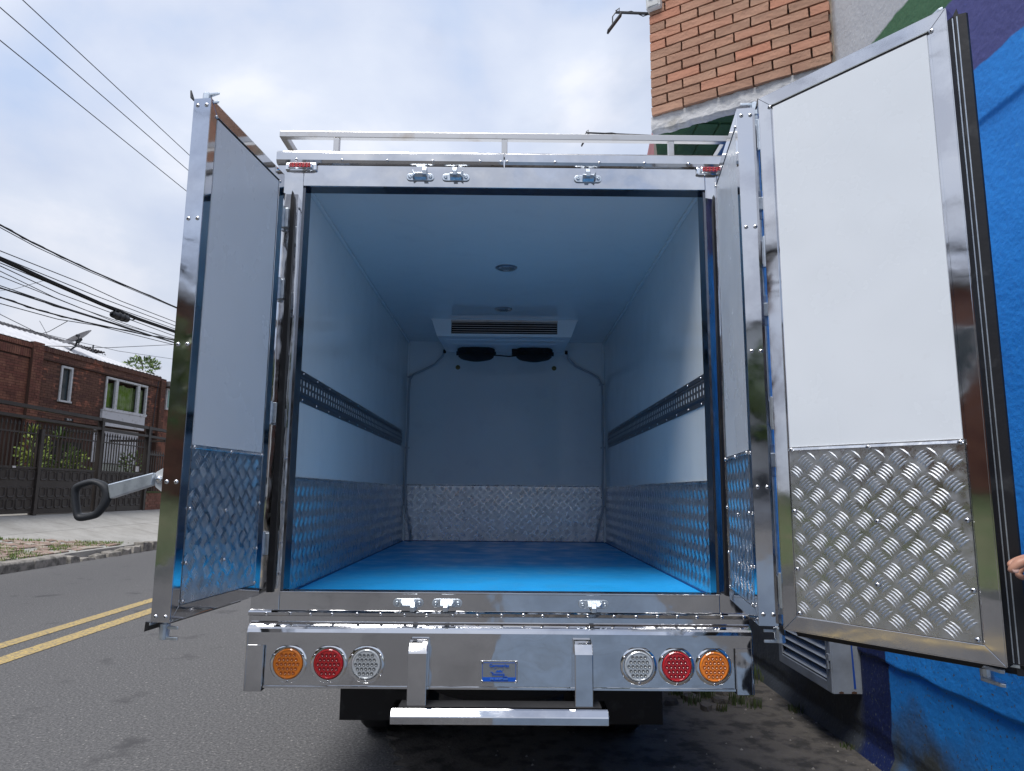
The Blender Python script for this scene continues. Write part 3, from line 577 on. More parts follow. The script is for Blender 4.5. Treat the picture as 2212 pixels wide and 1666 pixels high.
for i, (x0_, x1_, hh, m_, lab) in enumerate([(-7, -1.2, 7.2, brick_l, 'red brick block added unseen behind the viewpoint to block low sky light'), (-1.1, 4.6, 8.2, whitepaint, 'white rendered block added unseen behind the viewpoint to block low sky light'), (4.7, 11, 7.0, brick_d, 'dark brick light blocker added unseen behind the viewpoint on the wall side'), (-14, -7.1, 8.0, cream_m, 'cream light blocker added unseen across the street behind the viewpoint')]):  # unseen blocks added to cut low sky light into the box, and for reflections
    t = thing('added_light_blocker', ((x0_+x1_)/2, -26, 0), lab, 'building', 'unseen blocks added to block light')
    MB().box(x0_, x1_, -34, -26, 0, hh).build('wall', m_, t); MB().box(x0_-.1, x1_+.1, -34.1, -25.8, hh, hh+.25).build('roof', tile_m, t)
    for fl in range(3):
        for k in range(3):
            xx = x0_+(x1_-x0_)*(k+.5)/3; f_ = MB().box(xx-.6, xx+.6, -26, -25.93, .9+fl*2.4, 2.1+fl*2.4).build('window', whiteframe, t); MB().box(xx-.52, xx+.52, -25.93, -25.92, .98+fl*2.4, 2.02+fl*2.4).build('pane', glass_d, f_)
for i, (x, y, s_, lab) in enumerate([(-9.8, -7, 1.0, 'broad green street tree opposite the painted wall'), (-9.5, -16, 1.3, 'tall street tree at the near end of the street'), (3.6, -24, 1.5, 'big tree at the end of the pavement'), (-2, -42, 1.8, 'large tree far down the road')]):
    t = thing('street_tree', (x, y, 0), lab, 'tree', 'street trees')
    MB().tube([(x, y, 0), (x+.1, y, 1.5*s_), (x, y+.1, 3*s_)], [.16*s_, .13*s_, .07*s_], 8).tube([(x+.08, y, 1.6*s_), (x+.7*s_, y+.3, 2.8*s_)], [.09*s_, .04*s_], 6).tube([(x+.08, y, 1.8*s_), (x-.7*s_, y-.3, 3*s_)], [.09*s_, .04*s_], 6).build('trunk', bark_m, t)
    lv = MB(); leaves(lv, (x, y, 3.4*s_), (1.7*s_, 1.7*s_, 1.3*s_), 1500, .2*s_, 1.8, i+20); lv.build('crown', leaf_m, t, tone=True)

for (x0_, x1_, y0, y1, hh, m_, lab) in [(-21, -12.6, 34, 46, 6, whitepaint, 'white house far up the street on the gate side'), (-21, -12.6, 46.5, 62, 7, brick_l, 'red brick house furthest up the street'), (2.2, 9, 12, 24, 6.5, brick_l, 'brick block up the street past the truck'), (2.2, 9, 24.5, 40, 7.5, cream_m, 'cream block up the street past the brick one'), (-12, 10, 80, 90, 9, whitepaint, 'pale block closing the far end of the street')]:
    t = thing('house', ((x0_+x1_)/2, y0, 0), lab, 'house', 'houses up the street')
    MB().box(x0_, x1_, y0, y1, 0, hh).build('wall', m_, t); MB().box(x0_-.15, x1_+.15, y0-.15, y1+.15, hh, hh+.25).build('roof', tile_m, t)
    xf, sg = (x1_, 1) if x0_ < -12.5 else (x0_, -1)
    if y0 < 70:
        for k in range(4):
            yy = y0+(y1-y0)*(k+.5)/4; f_ = MB().box(min(xf, xf+sg*.06), max(xf, xf+sg*.06), yy-.6, yy+.6, 3.3, 4.5).build('window', whiteframe, t); MB().box(min(xf+sg*.06, xf+sg*.07), max(xf+sg*.06, xf+sg*.07), yy-.52, yy+.52, 3.38, 4.42).build('pane', glass_d, f_)
    else:
        for k in range(6): f_ = MB().box(-11+k*3.6, -9.8+k*3.6, y0-.06, y0, 4, 5.3).build('window', whiteframe, t); MB().box(-10.9+k*3.6, -9.9+k*3.6, y0-.07, y0-.06, 4.1, 5.2).build('pane', glass_d, f_)
# gate and fence at X = -10
gate = thing('driveway_gate', (-10, 16, .7), 'long brown black metal gate with square embossed panels and spiked bars', 'gate')
leafs = [(9.2, 11.05), (11.07, 12.98), (13.0, 14.98), (15.02, 17.05), (17.30, 18.12), (18.16, 19.34)]
emb = MB()
def octo(r_, x, c=.3): return [(x, -r_, -r_*(1-c)), (x, -r_*(1-c), -r_), (x, r_*(1-c), -r_), (x, r_, -r_*(1-c)), (x, r_, r_*(1-c)), (x, r_*(1-c), r_), (x, -r_*(1-c), r_), (x, -r_, r_*(1-c))]
rings = [octo(.112, 0), octo(.104, .016), octo(.090, .016), octo(.076, .002)]
emb.add([p_ for r_ in rings for p_ in r_], [(a_*8+k, a_*8+(k+1) % 8, (a_+1)*8+(k+1) % 8, (a_+1)*8+k) for a_ in range(3) for k in range(8)])
embm = emb.mesh('embossed_square', gate_m); barm = MB().box(-.011, .011, -.011, .011, 0, .86).add([(-.02, -.02, .86), (.02, -.02, .86), (.02, .02, .86), (-.02, .02, .86), (0, 0, .96)], [(0, 1, 4), (1, 2, 4), (2, 3, 4), (3, 0, 4)]).mesh('bar', gate_m)
for (a, b_) in leafs:
    zb = .80-.015*(a-9)
    p_ = MB().box(-10.02, -9.985, a, b_, zb, 1.69).box(-10.03, -9.97, a, b_, 1.655, 1.70).box(-10.03, -9.97, a, b_, zb, zb+.04).build('gate_leaf', gate_m, gate)
    nsq = max(2, round((b_-a-.06)/.285))
    for r_, z in enumerate((1.53, 1.175, .935)):
        for k in range(nsq):
            piece('embossed_square', embm, p_, (-9.985, a+.05+(b_-a-.1)*(k+.5)/nsq, z))
    nb_ = round((b_-a)/.125)
    for k in range(nb_):
        piece('bar', barm, gate, (-10, a+(b_-a)*(k+.5)/nb_, 1.69))
    MB().box(-10.012, -9.988, a, b_, 2.38, 2.41).build('top_rail', gate_m, gate)
MB().box(-10.05, -9.95, 11.9, 20.6, 2.90, 2.975).build('beam', gate_m, gate); MB().box(-10.05, -9.95, 8, 20.6, 2.68, 2.74).build('beam', gate_m, gate)
MB().box(-10.05, -9.95, 8, 11.9, 2.90, 2.975).build('beam', gate_m, gate)
for y in (17.18, 19.44, 14.99, 11.06): MB().box(-10.06, -9.94, y-.05, y+.05, .62, 2.98 if y > 16 else 2.5).build('post', gate_m, gate)
for y in (9.5, 13.3, 17.18, 20.5): MB().box(-11.95, -10.02, y-.03, y+.03, 2.62, 2.68).build('cross_beam', gate_m, gate)
MB().box(-9.98, -9.93, 18.9, 18.98, 1.72, 1.86).build('lock', roof_w, gate); MB().box(-9.985, -9.94, 14.2, 14.26, 1.66, 1.70).build('hinge', roof_w, gate)
pw = thing('planter_wall', (-9.98, 20, .6), 'low brick planter wall at the right end of the gate', 'brick wall')
MB().box(-10.08, -9.98, 19.55, 24, .5, 1.16).build('wall_core', mortar_r, pw)
pb = MB().box(-.008, .012, -.118, .118, -.033, .033).mesh('brick', brick_w)
random.seed(8)
for r_ in range(8):
    for k in range(8):
        y = 19.56+.118+k*.248+(.124 if r_ % 2 else 0)
        if y < 21.4: piece('brick', pb, pw, (-9.98, y, .56+r_*.079))
MB().box(-10.1, -9.95, 19.55, 24, 1.16, 1.20).build('coping', lawn, pw)
fb = thing('fence', (-10, 21, 1.2), 'dark barred fence panel on the low brick planter wall', 'fence')
for k in range(22): piece('bar', barm, fb, (-10, 19.6+k*.13, 1.20), scale=(1, 1, 1.2))
MB().box(-10.02, -9.98, 19.5, 22.5, 2.20, 2.24).build('rail', gate_m, fb)
# plants behind the gate
pl_spec = [(-10.7, 15.9, 2.05, (.30, .35, .45), 330, .06, leaf_y, 'tall yellow green shrub behind the left gate leaf', 'shrub'), (-10.9, 16.3, 1.75, (.25, .3, .35), 200, .06, leaf_y, 'lower yellow leaved shrub behind the gate', 'shrub'),
           (-10.8, 17.3, 1.75, (.30, .45, .6), 500, .055, leaf_m, 'dark leafy bush beside the gate post', 'bush'), (-11, 17.9, 1.9, (.25, .25, .25), 160, .07, leaf_y, 'yellow tipped plant before the white wall', 'plant'), (-10.9, 18.4, 1.5, (.25, .3, .3), 180, .05, leaf_y, 'small light green plant at the foot of the pale door', 'plant'),
           (-11.0, 20.6, 1.9, (.3, .4, .5), 260, .06, leaf_m, 'tall plant behind the planter wall fence', 'plant')]
for i, (x, y, z, rad, n, s_, m_, lab, cat) in enumerate(pl_spec):
    t = thing('shrub' if cat != 'plant' else 'garden_plant', (x, y, .7), lab, cat)
    lv = MB(); leaves(lv, (x, y, z), rad, n, s_, 2.4, 40+i); lv.build('foliage', m_, t, tone=True)
    MB().tube([(x, y, .7), (x+.03, y, z-rad[2]*.4), (x, y, z)], .02).tube([(x, y, .9), (x, y+.12, z)], .015).build('stem', bark_m, t)
def rosette(x, y, z, n, L_, label, m_=leaf_m):
    t = thing('spiky_plant', (x, y, .7), label, 'plant'); mb = MB(); rng = random.Random(int(y*10))
    for k in range(n):
        a = rng.uniform(0, 6.283); e_ = rng.uniform(.1, 1.3); d = Vector((math.cos(a)*math.cos(e_), math.sin(a)*math.cos(e_), math.sin(e_))); s_ = d.cross(Vector((0, 0, 1))).normalized()*.012
        p0 = Vector((x, y, z)); p1 = p0+d*L_*.6; p2 = p0+d*L_-Vector((0, 0, .08))
        mb.add([p0-s_, p0+s_, p1+s_*1.3, p1-s_*1.3, p2], [(0, 1, 2, 3), (3, 2, 4)], 0, rng.random())
    mb.build('leaves', m_, t, tone=True); MB().tube([(x, y, .7), (x, y, z)], .03).build('stem', bark_m, t)
rosette(-10.9, 17.05, 2.45, 70, .42, 'spiky pale green plant rising above the bars by the gate post')
rosette(-11.2, 16.5, 2.5, 50, .38, 'spiky yellowish plant left of the taller spiky one', leaf_y)
rosette(-10.8, 17.0, 1.55, 60, .35, 'low spiky plant behind the closed gate leaf')

# ------------------------------------------------------------------ overhead lines
poles = []
for y, lab in ((34, 'grey concrete utility pole far up the street behind the truck'), (-8, 'grey concrete utility pole behind the viewpoint')):
    t = thing('utility_pole', (-7.0, y, 0), lab, 'utility pole', 'utility poles')
    MB().cyl((-7.0, y, -.2), (-7.0, y, 10.5), .17, .11, 14).build('shaft', pole_m, t)
    MB().box(-7.9, -5.8, y-.05, y+.05, 7.2, 7.3).box(-7.5, -6.6, y-.04, y+.04, 4.6, 4.68).build('crossarm', blackpaint, t)
wires = [
 ('thin', [(-6.2, 8.03, 7.36), (-6.2, 12.56, 7.62)], 'uppermost thin grey wire crossing the sky at top left'),
 ('thin', [(-6.2, 7.7, 7.0), (-6.2, 12.56, 7.31)], 'second thin grey wire from the top of the sky'),
 ('thin', [(-6.2, 7.77, 6.61), (-6.2, 12.57, 6.89)], 'third thin grey wire, meeting the left door below the other two'),
 ('thick', [(-6.9, 9.05, 4.77), (-6.9, 9.71, 4.76), (-6.9, 11.01, 4.8), (-6.9, 14.05, 4.98)], 'thick black cable standing alone above the tangle of lower cables'),
 ('thin', [(-6.95, 9.12, 4.76), (-6.95, 9.86, 4.75), (-6.95, 11.16, 4.80), (-6.95, 14.16, 4.99)], 'thin wire hugging the lone thick black cable'),
 ('mid', [(-7.0, 9.24, 4.47), (-7.0, 11.15, 4.58), (-7.0, 12.24, 4.6), (-7.0, 14.25, 4.72)], 'uppermost wire of the lower tangle, above the cable closure'),
 ('mid', [(-7.0, 9.25, 4.39), (-7.0, 11.51, 4.48), (-7.0, 14.26, 4.64)], 'wire just above the thick cable bundle with the closure'),
 ('bundle', [(-6.9, 9.13, 4.32), (-6.9, 10.13, 4.32), (-6.9, 11.5, 4.34), (-6.9, 12.66, 4.38), (-6.9, 14.05, 4.47)], 'thickest black cable bundle, carrying the black splice closure'),
 ('mid', [(-7.1, 9.4, 4.35), (-7.1, 11.03, 4.4), (-7.1, 14.46, 4.62)], 'wire crossing from below to above the thick bundle'),
 ('mid', [(-7.1, 9.41, 4.31), (-7.1, 10.73, 4.29), (-7.1, 14.49, 4.47)], 'wire running just beneath the black splice closure'),
 ('thin', [(-7.2, 9.55, 4.28), (-7.2, 10.75, 4.24), (-7.2, 12.66, 4.27), (-7.2, 14.68, 4.45)], 'thin sagging wire second below the closure'),
 ('thin', [(-7.2, 9.56, 4.21), (-7.2, 11.54, 4.25), (-7.2, 14.68, 4.41)], 'thin wire third below the closure'),
 ('mid', [(-7.0, 9.32, 4.0), (-7.0, 10.61, 4.06), (-7.0, 12.31, 4.17), (-7.0, 14.26, 4.28)], 'grey wire running just over the lower thick black cable'),
 ('thick', [(-7.0, 9.32, 3.97), (-7.0, 11.04, 4.07), (-7.0, 14.26, 4.28)], 'lower thick black cable in the middle of the tangle'),
 ('thick', [(-7.1, 9.48, 3.88), (-7.1, 10.31, 3.91), (-7.1, 11.35, 4.0), (-7.1, 13.34, 4.23), (-7.1, 14.45, 4.38)], 'black cable from which the house drop wire hangs'),
 ('mid', [(-7.2, 9.63, 3.83), (-7.2, 10.89, 3.92), (-7.2, 11.93, 4.07), (-7.2, 14.67, 4.32)], 'lowest wire of the tangle, just above the house roof')]
rad = dict(thin=.0065, mid=.0075, thick=.0125, bundle=.019)
for k, pts, lab in wires:
    p = [Vector(q_) for q_ in pts]
    s0 = (p[0]-p[-1])/(p[0].y-p[-1].y); a = p[0]+s0*(-8-p[0].y); b_ = p[-1]+s0*(34-p[-1].y)
    a.z = p[0].z+(.35 if k != 'thin' else .2); path = []
    ctrl = [a]+p+[b_]
    for i in range(len(ctrl)-1):
        n_ = 6 if 0 < i < len(ctrl)-2 else 14
        for j in range(n_):
            t_ = j/n_; P0 = ctrl[max(i-1, 0)]; P1 = ctrl[i]; P2 = ctrl[i+1]; P3 = ctrl[min(i+2, len(ctrl)-1)]
            if 0 < i < len(ctrl)-2 and len(p) > 2:
                z = P1.lerp(P2, t_)
            else: z = P1.lerp(P2, t_)
            path.append(z)
    path.append(b_)
    mb = MB(); mb.tube(path, rad[k], 6)
    if k == 'bundle': mb.tube([q_+Vector((.015, 0, .018)) for q_ in path], .009, 5); mb.tube([q_+Vector((-.012, 0, -.02)) for q_ in path], .008, 5)
    if k == 'thick': mb.tube([q_+Vector((0, 0, .016*math.sin(i_*1.3))) for i_, q_ in enumerate(path)], .006, 5)
    o = mb.build('overhead_cable', cable_g if k in ('thin', 'mid') else cable_m, smooth=True); tag(o, lab, 'cable', 'overhead cables along the street')
for lab, pts, r_ in [('short wire dropping steeply onto the left end of the roof', [(-7.2, 9.3, 4.2), (-8, 10.72, 3.95), (-8, 11.91, 3.83), (-9.5, 14.2, 4.3), (-11.2, 16.3, 5.2)], .006),
        ('drop wire rising from the roof to the tangle left of the dish', [(-7.1, 10.98, 3.91), (-8.4, 12.5, 4.08), (-10, 14.6, 4.5), (-11.8, 16.84, 5.04)], .006),
        ('faint wire slanting up into the tangle at the left edge', [(-7.1, 10.34, 4.39), (-9, 12.34, 4.83), (-11.5, 15.2, 5.6)], .004),
        ('nearly level wire passing behind the satellite dish', [(-9, 13.25, 3.97), (-9, 15.44, 4.39), (-9, 18.34, 5.08), (-9, 24, 6.4)], .007),
        ('long slack wire above the vent pipe and water tank', [(-8.5, 9.6, 3.85), (-8.5, 11.42, 3.97), (-8.5, 12.92, 4.07), (-8.5, 14.95, 4.22), (-8.5, 17.28, 4.5), (-8.5, 22, 5.05)], .005)]:
    tag(MB().tube(pts, r_, 6).build('drop_wire', cable_g, smooth=True), lab, 'wire', 'drop wires to the houses')
cl = thing('splice_closure', (-6.9, 12.1, 4.25), 'black ribbed cable closure hanging under the thickest cable bundle', 'cable closure')
MB().lathe((-6.9, 11.86, 4.255), (0, 1, .07), [(.02, -.02), (.055, 0), (.062, .05), (.062, .15), (.075, .16), (.075, .19), (.062, .2), (.062, .30), (.075, .31), (.075, .33), (.066, .34), (.066, .45), (.03, .48)], 14).build('body', blackpaint, cl, smooth=R(35))
MB().box(-6.92, -6.88, 11.9, 11.93, 4.28, 4.37).box(-6.92, -6.88, 12.3, 12.33, 4.30, 4.38).tube([(-6.9, 12.34, 4.29), (-6.9, 12.5, 4.31), (-6.9, 12.62, 4.37)], .012).build('bracket', blackpaint, cl)

# ------------------------------------------------------------------ painted wall on the right
mw = thing('painted_wall', (0, 0, 0), 'rough masonry wall painted blue, purple, green and white beside the truck', 'wall')
ex = lambda v_: math.exp(max(-60, min(60, v_)))
ys = [.9+.025*k for k in range(0, 174)]+[5.25+.25*k for k in range(0, 24)]
zs = [.0125*k for k in range(0, 36)]+[.45+.0065*k for k in range(0, 20)]+[.59+.04*k for k in range(0, 50)]+[2.59+.0075*k for k in range(0, 17)]+[2.73+.05*k for k in range(0, 44)]
vs = []
for y in ys:
    for z in zs:
        d = .009*noise.noise((y*1.2, z*1.2, 0))+.0022*noise.noise((y*9, z*9, 3))
        zl = .51+.012*noise.noise((y*6, 1, 0)); dd = (z-zl)
        d += .014/(1+ex(-dd/.0022))*ex(-max(0, dd)/.35)-.008*ex(-((dd+.008)/.006)**2)*(1 if noise.noise((y*3, 3, 3)) > -.2 else 0)
        zl = 2.65+.01*noise.noise((y*5, 7, 0)); dd = (z-zl)
        d += .007/(1+ex(-dd/.0025))*ex(-max(0, dd)/.5)
        zl = .155+.05*noise.noise((y*1.3, 5, 5))+.012*noise.noise((y*9, 2, 5)); d += .006/(1+ex(-(z-zl)/.006))*ex(-max(0, z-zl)/.1)
        if z < .1: d += (.1-z)*.5
        vs.append((1.75-d, y, z-.02))
nz_ = len(zs)
wm = MB().add(vs, [(i*nz_+j, (i+1)*nz_+j, (i+1)*nz_+j+1, i*nz_+j+1) for i in range(len(ys)-1) for j in range(nz_-1)])
wm.build('plastered_face', wall_m, mw, smooth=True)
MB().box(1.79, 2.3, .9, 11, -.1, 4.85).build('wall_core', plaster, mw)
# number scratched into the paint
def text_mesh(body, size, depth=.0015):
    cu = bpy.data.curves.new('t', 'FONT'); cu.body = body; cu.size = size; cu.extrude = depth; cu.offset = size*.018; cu.align_x = 'CENTER'; cu.align_y = 'CENTER'
    to = bpy.data.objects.new('t', cu); COL.objects.link(to); dg = bpy.context.evaluated_depsgraph_get()
    me = bpy.data.meshes.new_from_object(to.evaluated_get(dg)); bpy.data.objects.remove(to); return me
def text_obj(name, body, size, loc, rot, m_, parent, sx=1.0):
    me = text_mesh(body, size); me.materials.clear(); me.materials.append(m_); o = piece(name, me, parent, loc, rot, (sx, 1, 1)); return o
text_obj('lettering', '8', .035, (1.735, 2.19, 2.45), (R(90), 0, R(-90)), mat('deep_blue_mark', (.01, .12, .42), .6), mw)
text_obj('lettering', '58-78', .07, HM @ Vector((2.46, .014, 3.068)), (R(90), 0, R(90)-HA), whiteframe, npl)

vb = thing('ventilation_box', (1.68, 3.9, .3), 'grey metal louvred box fixed low on the painted wall under the far door', 'vent box')
b_ = MB(); b_.box(1.612, 1.76, 3.617, 3.63, .284, .66).box(1.612, 1.76, 3.617, 4.30, .284, .29).box(1.612, 1.76, 3.617, 4.30, .654, .66).box(1.612, 1.76, 4.29, 4.30, .29, .654)
b_.build('casing', vent_m, vb, bevel=.003)
MB().box(1.606, 1.62, 3.62, 3.675, .286, .66).box(1.606, 1.62, 4.25, 4.30, .286, .66).box(1.606, 1.62, 3.675, 4.25, .286, .335).box(1.606, 1.62, 3.675, 4.25, .61, .66).build('front_frame', vent_m, vb, bevel=.003)
for k in range(6):
    z = .345+k*.045
    MB().pr([(1.608, 3.676, z), (1.612, 3.676, z-.004), (1.642, 3.676, z+.028), (1.638, 3.676, z+.032)], (0, .573, 0)).build('louvre_slat', vent_m, vb)
MB().box(1.70, 1.75, 3.64, 4.28, .295, .65).build('inner_back', blk, vb)
MB().cyl((1.600, 3.634, .40), (1.600, 3.634, .44), .006, n=8).box(1.598, 1.606, 3.622, 3.65, .44, .47).cyl((1.600, 3.634, .54), (1.600, 3.634, .58), .006, n=8).build('hinge', vent_m, vb)
MB().pr([(1.706, 3.6165, .66), (1.713, 3.6165, .66), (1.716, 3.6165, .50), (1.724, 3.6165, .31), (1.713, 3.6165, .31), (1.710, 3.6165, .45)], (0, -.001, 0)).build('paint_drip', bluepaint, vb)
MB().pr([(1.64, 3.6165, .287), (1.66, 3.6165, .287), (1.662, 3.6165, .294), (1.65, 3.6165, .298), (1.638, 3.6165, .294)], (0, -.001, 0)).pr([(1.70, 3.6165, .287), (1.725, 3.6165, .287), (1.727, 3.6165, .295), (1.712, 3.6165, .299), (1.70, 3.6165, .295)], (0, -.001, 0)).build('rust_stain', rust_m, vb)

# ------------------------------------------------------------------ jettied brick upper storey
A = Vector((.884, 4.023, 0)); B = Vector((1.757, 3.452, 0)); C = Vector((1.35, 5.75, 0))
bu = thing('brick_building', (A.x, A.y, 3.45), 'overhanging orange brick upper storey with a rough white band and green underside', 'building')
dAB = (B-A).normalized(); nAB = Vector((-dAB.y, dAB.x, 0)); nAB = -nAB if nAB.y > 0 else nAB
BM_ = Matrix(((dAB.x, nAB.x, 0, A.x), (dAB.y, nAB.y, 0, A.y), (0, 0, 1, 0), (0, 0, 0, 1)))
lenAB = (B-A).length
ZT = 5.5
blk_pts = [(A.x, A.y), (B.x, B.y), (3.5, 3.4), (3.5, 8), (1.75, 8), (C.x, C.y)]
off = [(p[0]-nAB.x*-.0035, p[1]+nAB.y*.0035) for p in blk_pts]
MB().pr([(x, y, 3.54) for x, y in off], (0, 0, ZT-3.54)).build('mortar_core', mortar, bu)
random.seed(31)
bo = MB().box(-.0975, .0975, -.03, .004, -.0257, .0257)
bom = []
for s_ in range(5):
    bm = bmesh.new(); bmesh.ops.create_cube(bm, size=1)
    for v in bm.verts: v.co = Vector((v.co.x*.195, v.co.y*.05-.018, v.co.z*.0515))
    bmesh.ops.subdivide_edges(bm, edges=bm.edges, cuts=2, use_grid_fill=True)
    for v in bm.verts: v.co += Vector([.0034*noise.noise(v.co*30+Vector((s_*9, k*5, 0))) for k in range(3)])
    me = bpy.data.meshes.new('brick'); bm.to_mesh(me); bm.free(); me.materials.append(brick_o); bom.append(me)
half = bpy.data.meshes.new('brick'); bm = bmesh.new(); bmesh.ops.create_cube(bm, size=1)
for v in bm.verts: v.co = Vector((v.co.x*.095, v.co.y*.05-.018, v.co.z*.0515))
bm.to_mesh(half); bm.free(); half.materials.append(brick_o)
rot = math.atan2(dAB.y, dAB.x)
for r_ in range(31):
    z = 3.548+r_*.0613+.026
    u = 0
    first = r_ % 2
    while u < lenAB-.04:
        L_ = .0975 if (first and u == 0) else .195
        if u+L_ > lenAB+.0: L_ = .0975 if lenAB-u > .085 else 0
        if L_ == 0: break
        c_ = BM_ @ Vector((u+L_/2, random.uniform(-.002, .002), z))
        piece('brick', half if L_ < .1 else random.choice(bom), bu, c_, (random.uniform(-.006, .006), random.uniform(-.008, .008), rot+random.uniform(-.006, .006)), (1, 1, 1))
        u += L_+.010
dAC = (C-A).normalized(); sb = MB()
for r_ in range(31):
    z = 3.548+r_*.0613; u = .02+(.1 if r_ % 2 else 0)
    while u < (C-A).length-.2:
        p0 = A+dAC*u; p1 = A+dAC*(u+.195); n_ = Vector((-dAC.y, dAC.x, 0))*.006
        sb.add([p0+n_+Vector((0, 0, z)), p1+n_+Vector((0, 0, z)), p1-n_*4+Vector((0, 0, z)), p0-n_*4+Vector((0, 0, z)), p0+n_+Vector((0, 0, z+.051)), p1+n_+Vector((0, 0, z+.051)), p1-n_*4+Vector((0, 0, z+.051)), p0-n_*4+Vector((0, 0, z+.051))],
               [(0, 3, 2, 1), (4, 5, 6, 7), (0, 1, 5, 4), (1, 2, 6, 5), (2, 3, 7, 6), (3, 0, 4, 7)], 0, random.random()); u += .205
sb.build('side_bricks', brick_o, bu, tone=True, kind='stuff')
# rough white slab band: displaced strip with ragged bottom
bd_ = MB(BM_); nu, nv = 90, 14; vs = []
for i in range(nu+1):
    u = -.01+(lenAB+.02)*i/nu
    zb = 3.447+.010*noise.noise((u*14, 0, 0))+.004*noise.noise((u*50, 0, 0))
    for j in range(nv+1):
        t_ = j/nv; z = zb+(3.556+.004*noise.noise((u*20, 9, 0))-zb)*t_
        w_ = .022+.010*noise.noise((u*9, z*9, 1))+.005*noise.noise((u*40, z*40, 2))
        if j == 0: w_ = -.03
        if j == nv: w_ = -.01
        vs.append((u, w_, z))
bd_.add(vs, [(i*(nv+1)+j, (i+1)*(nv+1)+j, (i+1)*(nv+1)+j+1, i*(nv+1)+j+1) for i in range(nu) for j in range(nv)])
bd_.build('slab_band', plaster, bu, smooth=True)
o = MB().pr([(x, y, 3.47) for x, y in off], (0, 0, .07)).build('slab', green_pt, bu)
# soffit bricks (painted green) laid in rows parallel to the wall
for i in range(9):
    for j in range(9):
        x = 1.0+i*.13+(.0 if j % 2 else .06); y = 4.02+j*.2
        if (Vector((x, y, 0))-A).dot(nAB) < -.08 and x > A.x+.16+(y-A.y)*.27 and x < 1.75 and y < 5.7:
            piece('soffit_brick', bpy.data.meshes.get('soffit_brick') or MB().box(-.059, .059, -.094, .094, -.008, .008).mesh('soffit_brick', green_pt), bu, (x, y, 3.467), (0, 0, random.uniform(-.02, .02)))
MB().box(1.752, 1.80, 3.3, 3.452, 3.44, ZT).build('corner_plaster', plaster, bu)
MB().box(1.745, 3.0, 1.5, 3.30, 4.88, ZT).build('upper_wall', plaster, bu)
jb = thing('junction_box', (.95, 3.98, 4.27), 'white weathered junction box with a conduit on the top corner of the brick storey', 'junction box')
JM = BM_
MB(JM).box(-.01, .085, .004, .075, 4.245, 4.36).build('box_body', whiteframe, jb, bevel=.008)
MB(JM).box(.002, .073, .075, .079, 4.256, 4.35).cyl((.03, .079, 4.325), (.03, .09, 4.325), .022, .020, 14).build('cover', whiteframe, jb, bevel=.002)
MB(JM).tube([(.085, .02, 4.275), (.5, .02, 4.30), (1.0, .02, 4.32)], .006).build('conduit', whiteframe, jb)
def bracket(name, pts_arm, panel, label):
    t = thing(name, pts_arm[0], label, 'wall lamp', 'black lamp arms on the brick corner'); a = Vector(pts_arm[0]); b_ = Vector(pts_arm[1])
    MB().tube([a, b_], .0085, 4).build('arm', blackpaint, t)
    MB().tube([a+(b_-a)*.15+Vector((0, 0, -.004)), a+(b_-a)*.3+Vector((0, 0, -.02)), a+(b_-a)*.45+Vector((0, 0, -.002)), a+(b_-a)*.6+Vector((0, 0, .012)), a+(b_-a)*.8], .0035, 6).build('wire', cable_m, t)
    p = [Vector(q_) for q_ in panel]
    MB().tube([b_+Vector((.02, 0, 0)), b_+Vector((.025, 0, .03)), b_+Vector((.0, 0, .01))], .004).tube([b_, b_+Vector((-.02, 0, -.03)), b_+Vector((-.022, 0, -.09))], .004).build('yoke', blackpaint, t)
    d = (p[1]-p[0]); nrm = Vector((0, 1, 0)); s_ = d.cross(nrm).normalized()*.006
    MB().pr([p[0]+s_-nrm*.02, p[1]+s_-nrm*.02, p[1]-s_-nrm*.02, p[0]-s_-nrm*.02], nrm*.04).build('lamp_head', blackpaint, t, bevel=.002)
bracket('lamp_arm', [(.905, 4.03, 4.268), (.655, 4.02, 4.268)], [(.69, 4.02, 4.255), (.603, 4.02, 4.13)], 'upper black arm with a tilted slim lamp head, at the junction box')
bracket('lamp_arm', [(1.387, 6.5, 4.781), (.745, 6.5, 4.803)], [(.775, 6.5, 4.80), (.70, 6.5, 4.665)], 'lower black arm half hidden behind the roof rail')
pk = thing('pink_building', (2.0, 9, 0), 'pink and cream striped building just visible behind the brick corner', 'building')
MB().pr([(1.95, 6, 0), (1.95, 9.5, 0), (1.95, 9.4, 6.05), (1.95, 8.85, 6.3), (1.95, 6, 6.9)], (2.5, 0, 0)).build('wall', pink_m, pk)
for k in range(6): MB().box(1.935, 1.95, 6.4+k*.42, 6.58+k*.42, 0, 6.0-k*.0).build('stripe', cream_m, pk)

# ------------------------------------------------------------------ TRUCK
XC = -.026; YF = 2.73; YB = 5.817
truck = thing('box_truck', (XC, 4.6, 0), 'refrigerated box truck with its polished steel rear doors standing open', 'truck')
T = truck
xl, xr = -.965, .912       # outer faces
ol, orr = -.856, .804      # opening
il, ir = -.857, .803       # lining
zf, zc = .855, 2.514  # whole interior, fittings and back wall included, was enlarged about the camera position
rvm = MB().lathe((0, 0, 0), (0, -1, 0), [(.0062, 0), (.0062, .0014), (.0048, .0032), (.0026, .0038), (.0022, .0030), (.0018, .0014)], 10, mis=[0, 0, 0, 0, 1, 1]).mesh('rivet', [rivet_m, rivet_h], smooth=R(50))
def rivet(parent, loc, rz=0, s=1.0): piece('rivet', rvm, parent, loc, (0, 0, rz), (s, s, s))
MB().box(xl, -.895, 2.85, 5.91, .80, 2.60).build('side_wall', frp, T, bevel=.004)
MB().box(.840, xr, 2.85, 5.91, .80, 2.60).build('side_wall', frp, T, bevel=.004)
MB().box(xl, xr, 2.83, 5.93, 2.548, 2.64).build('roof_panel', frp, T, bevel=.006)
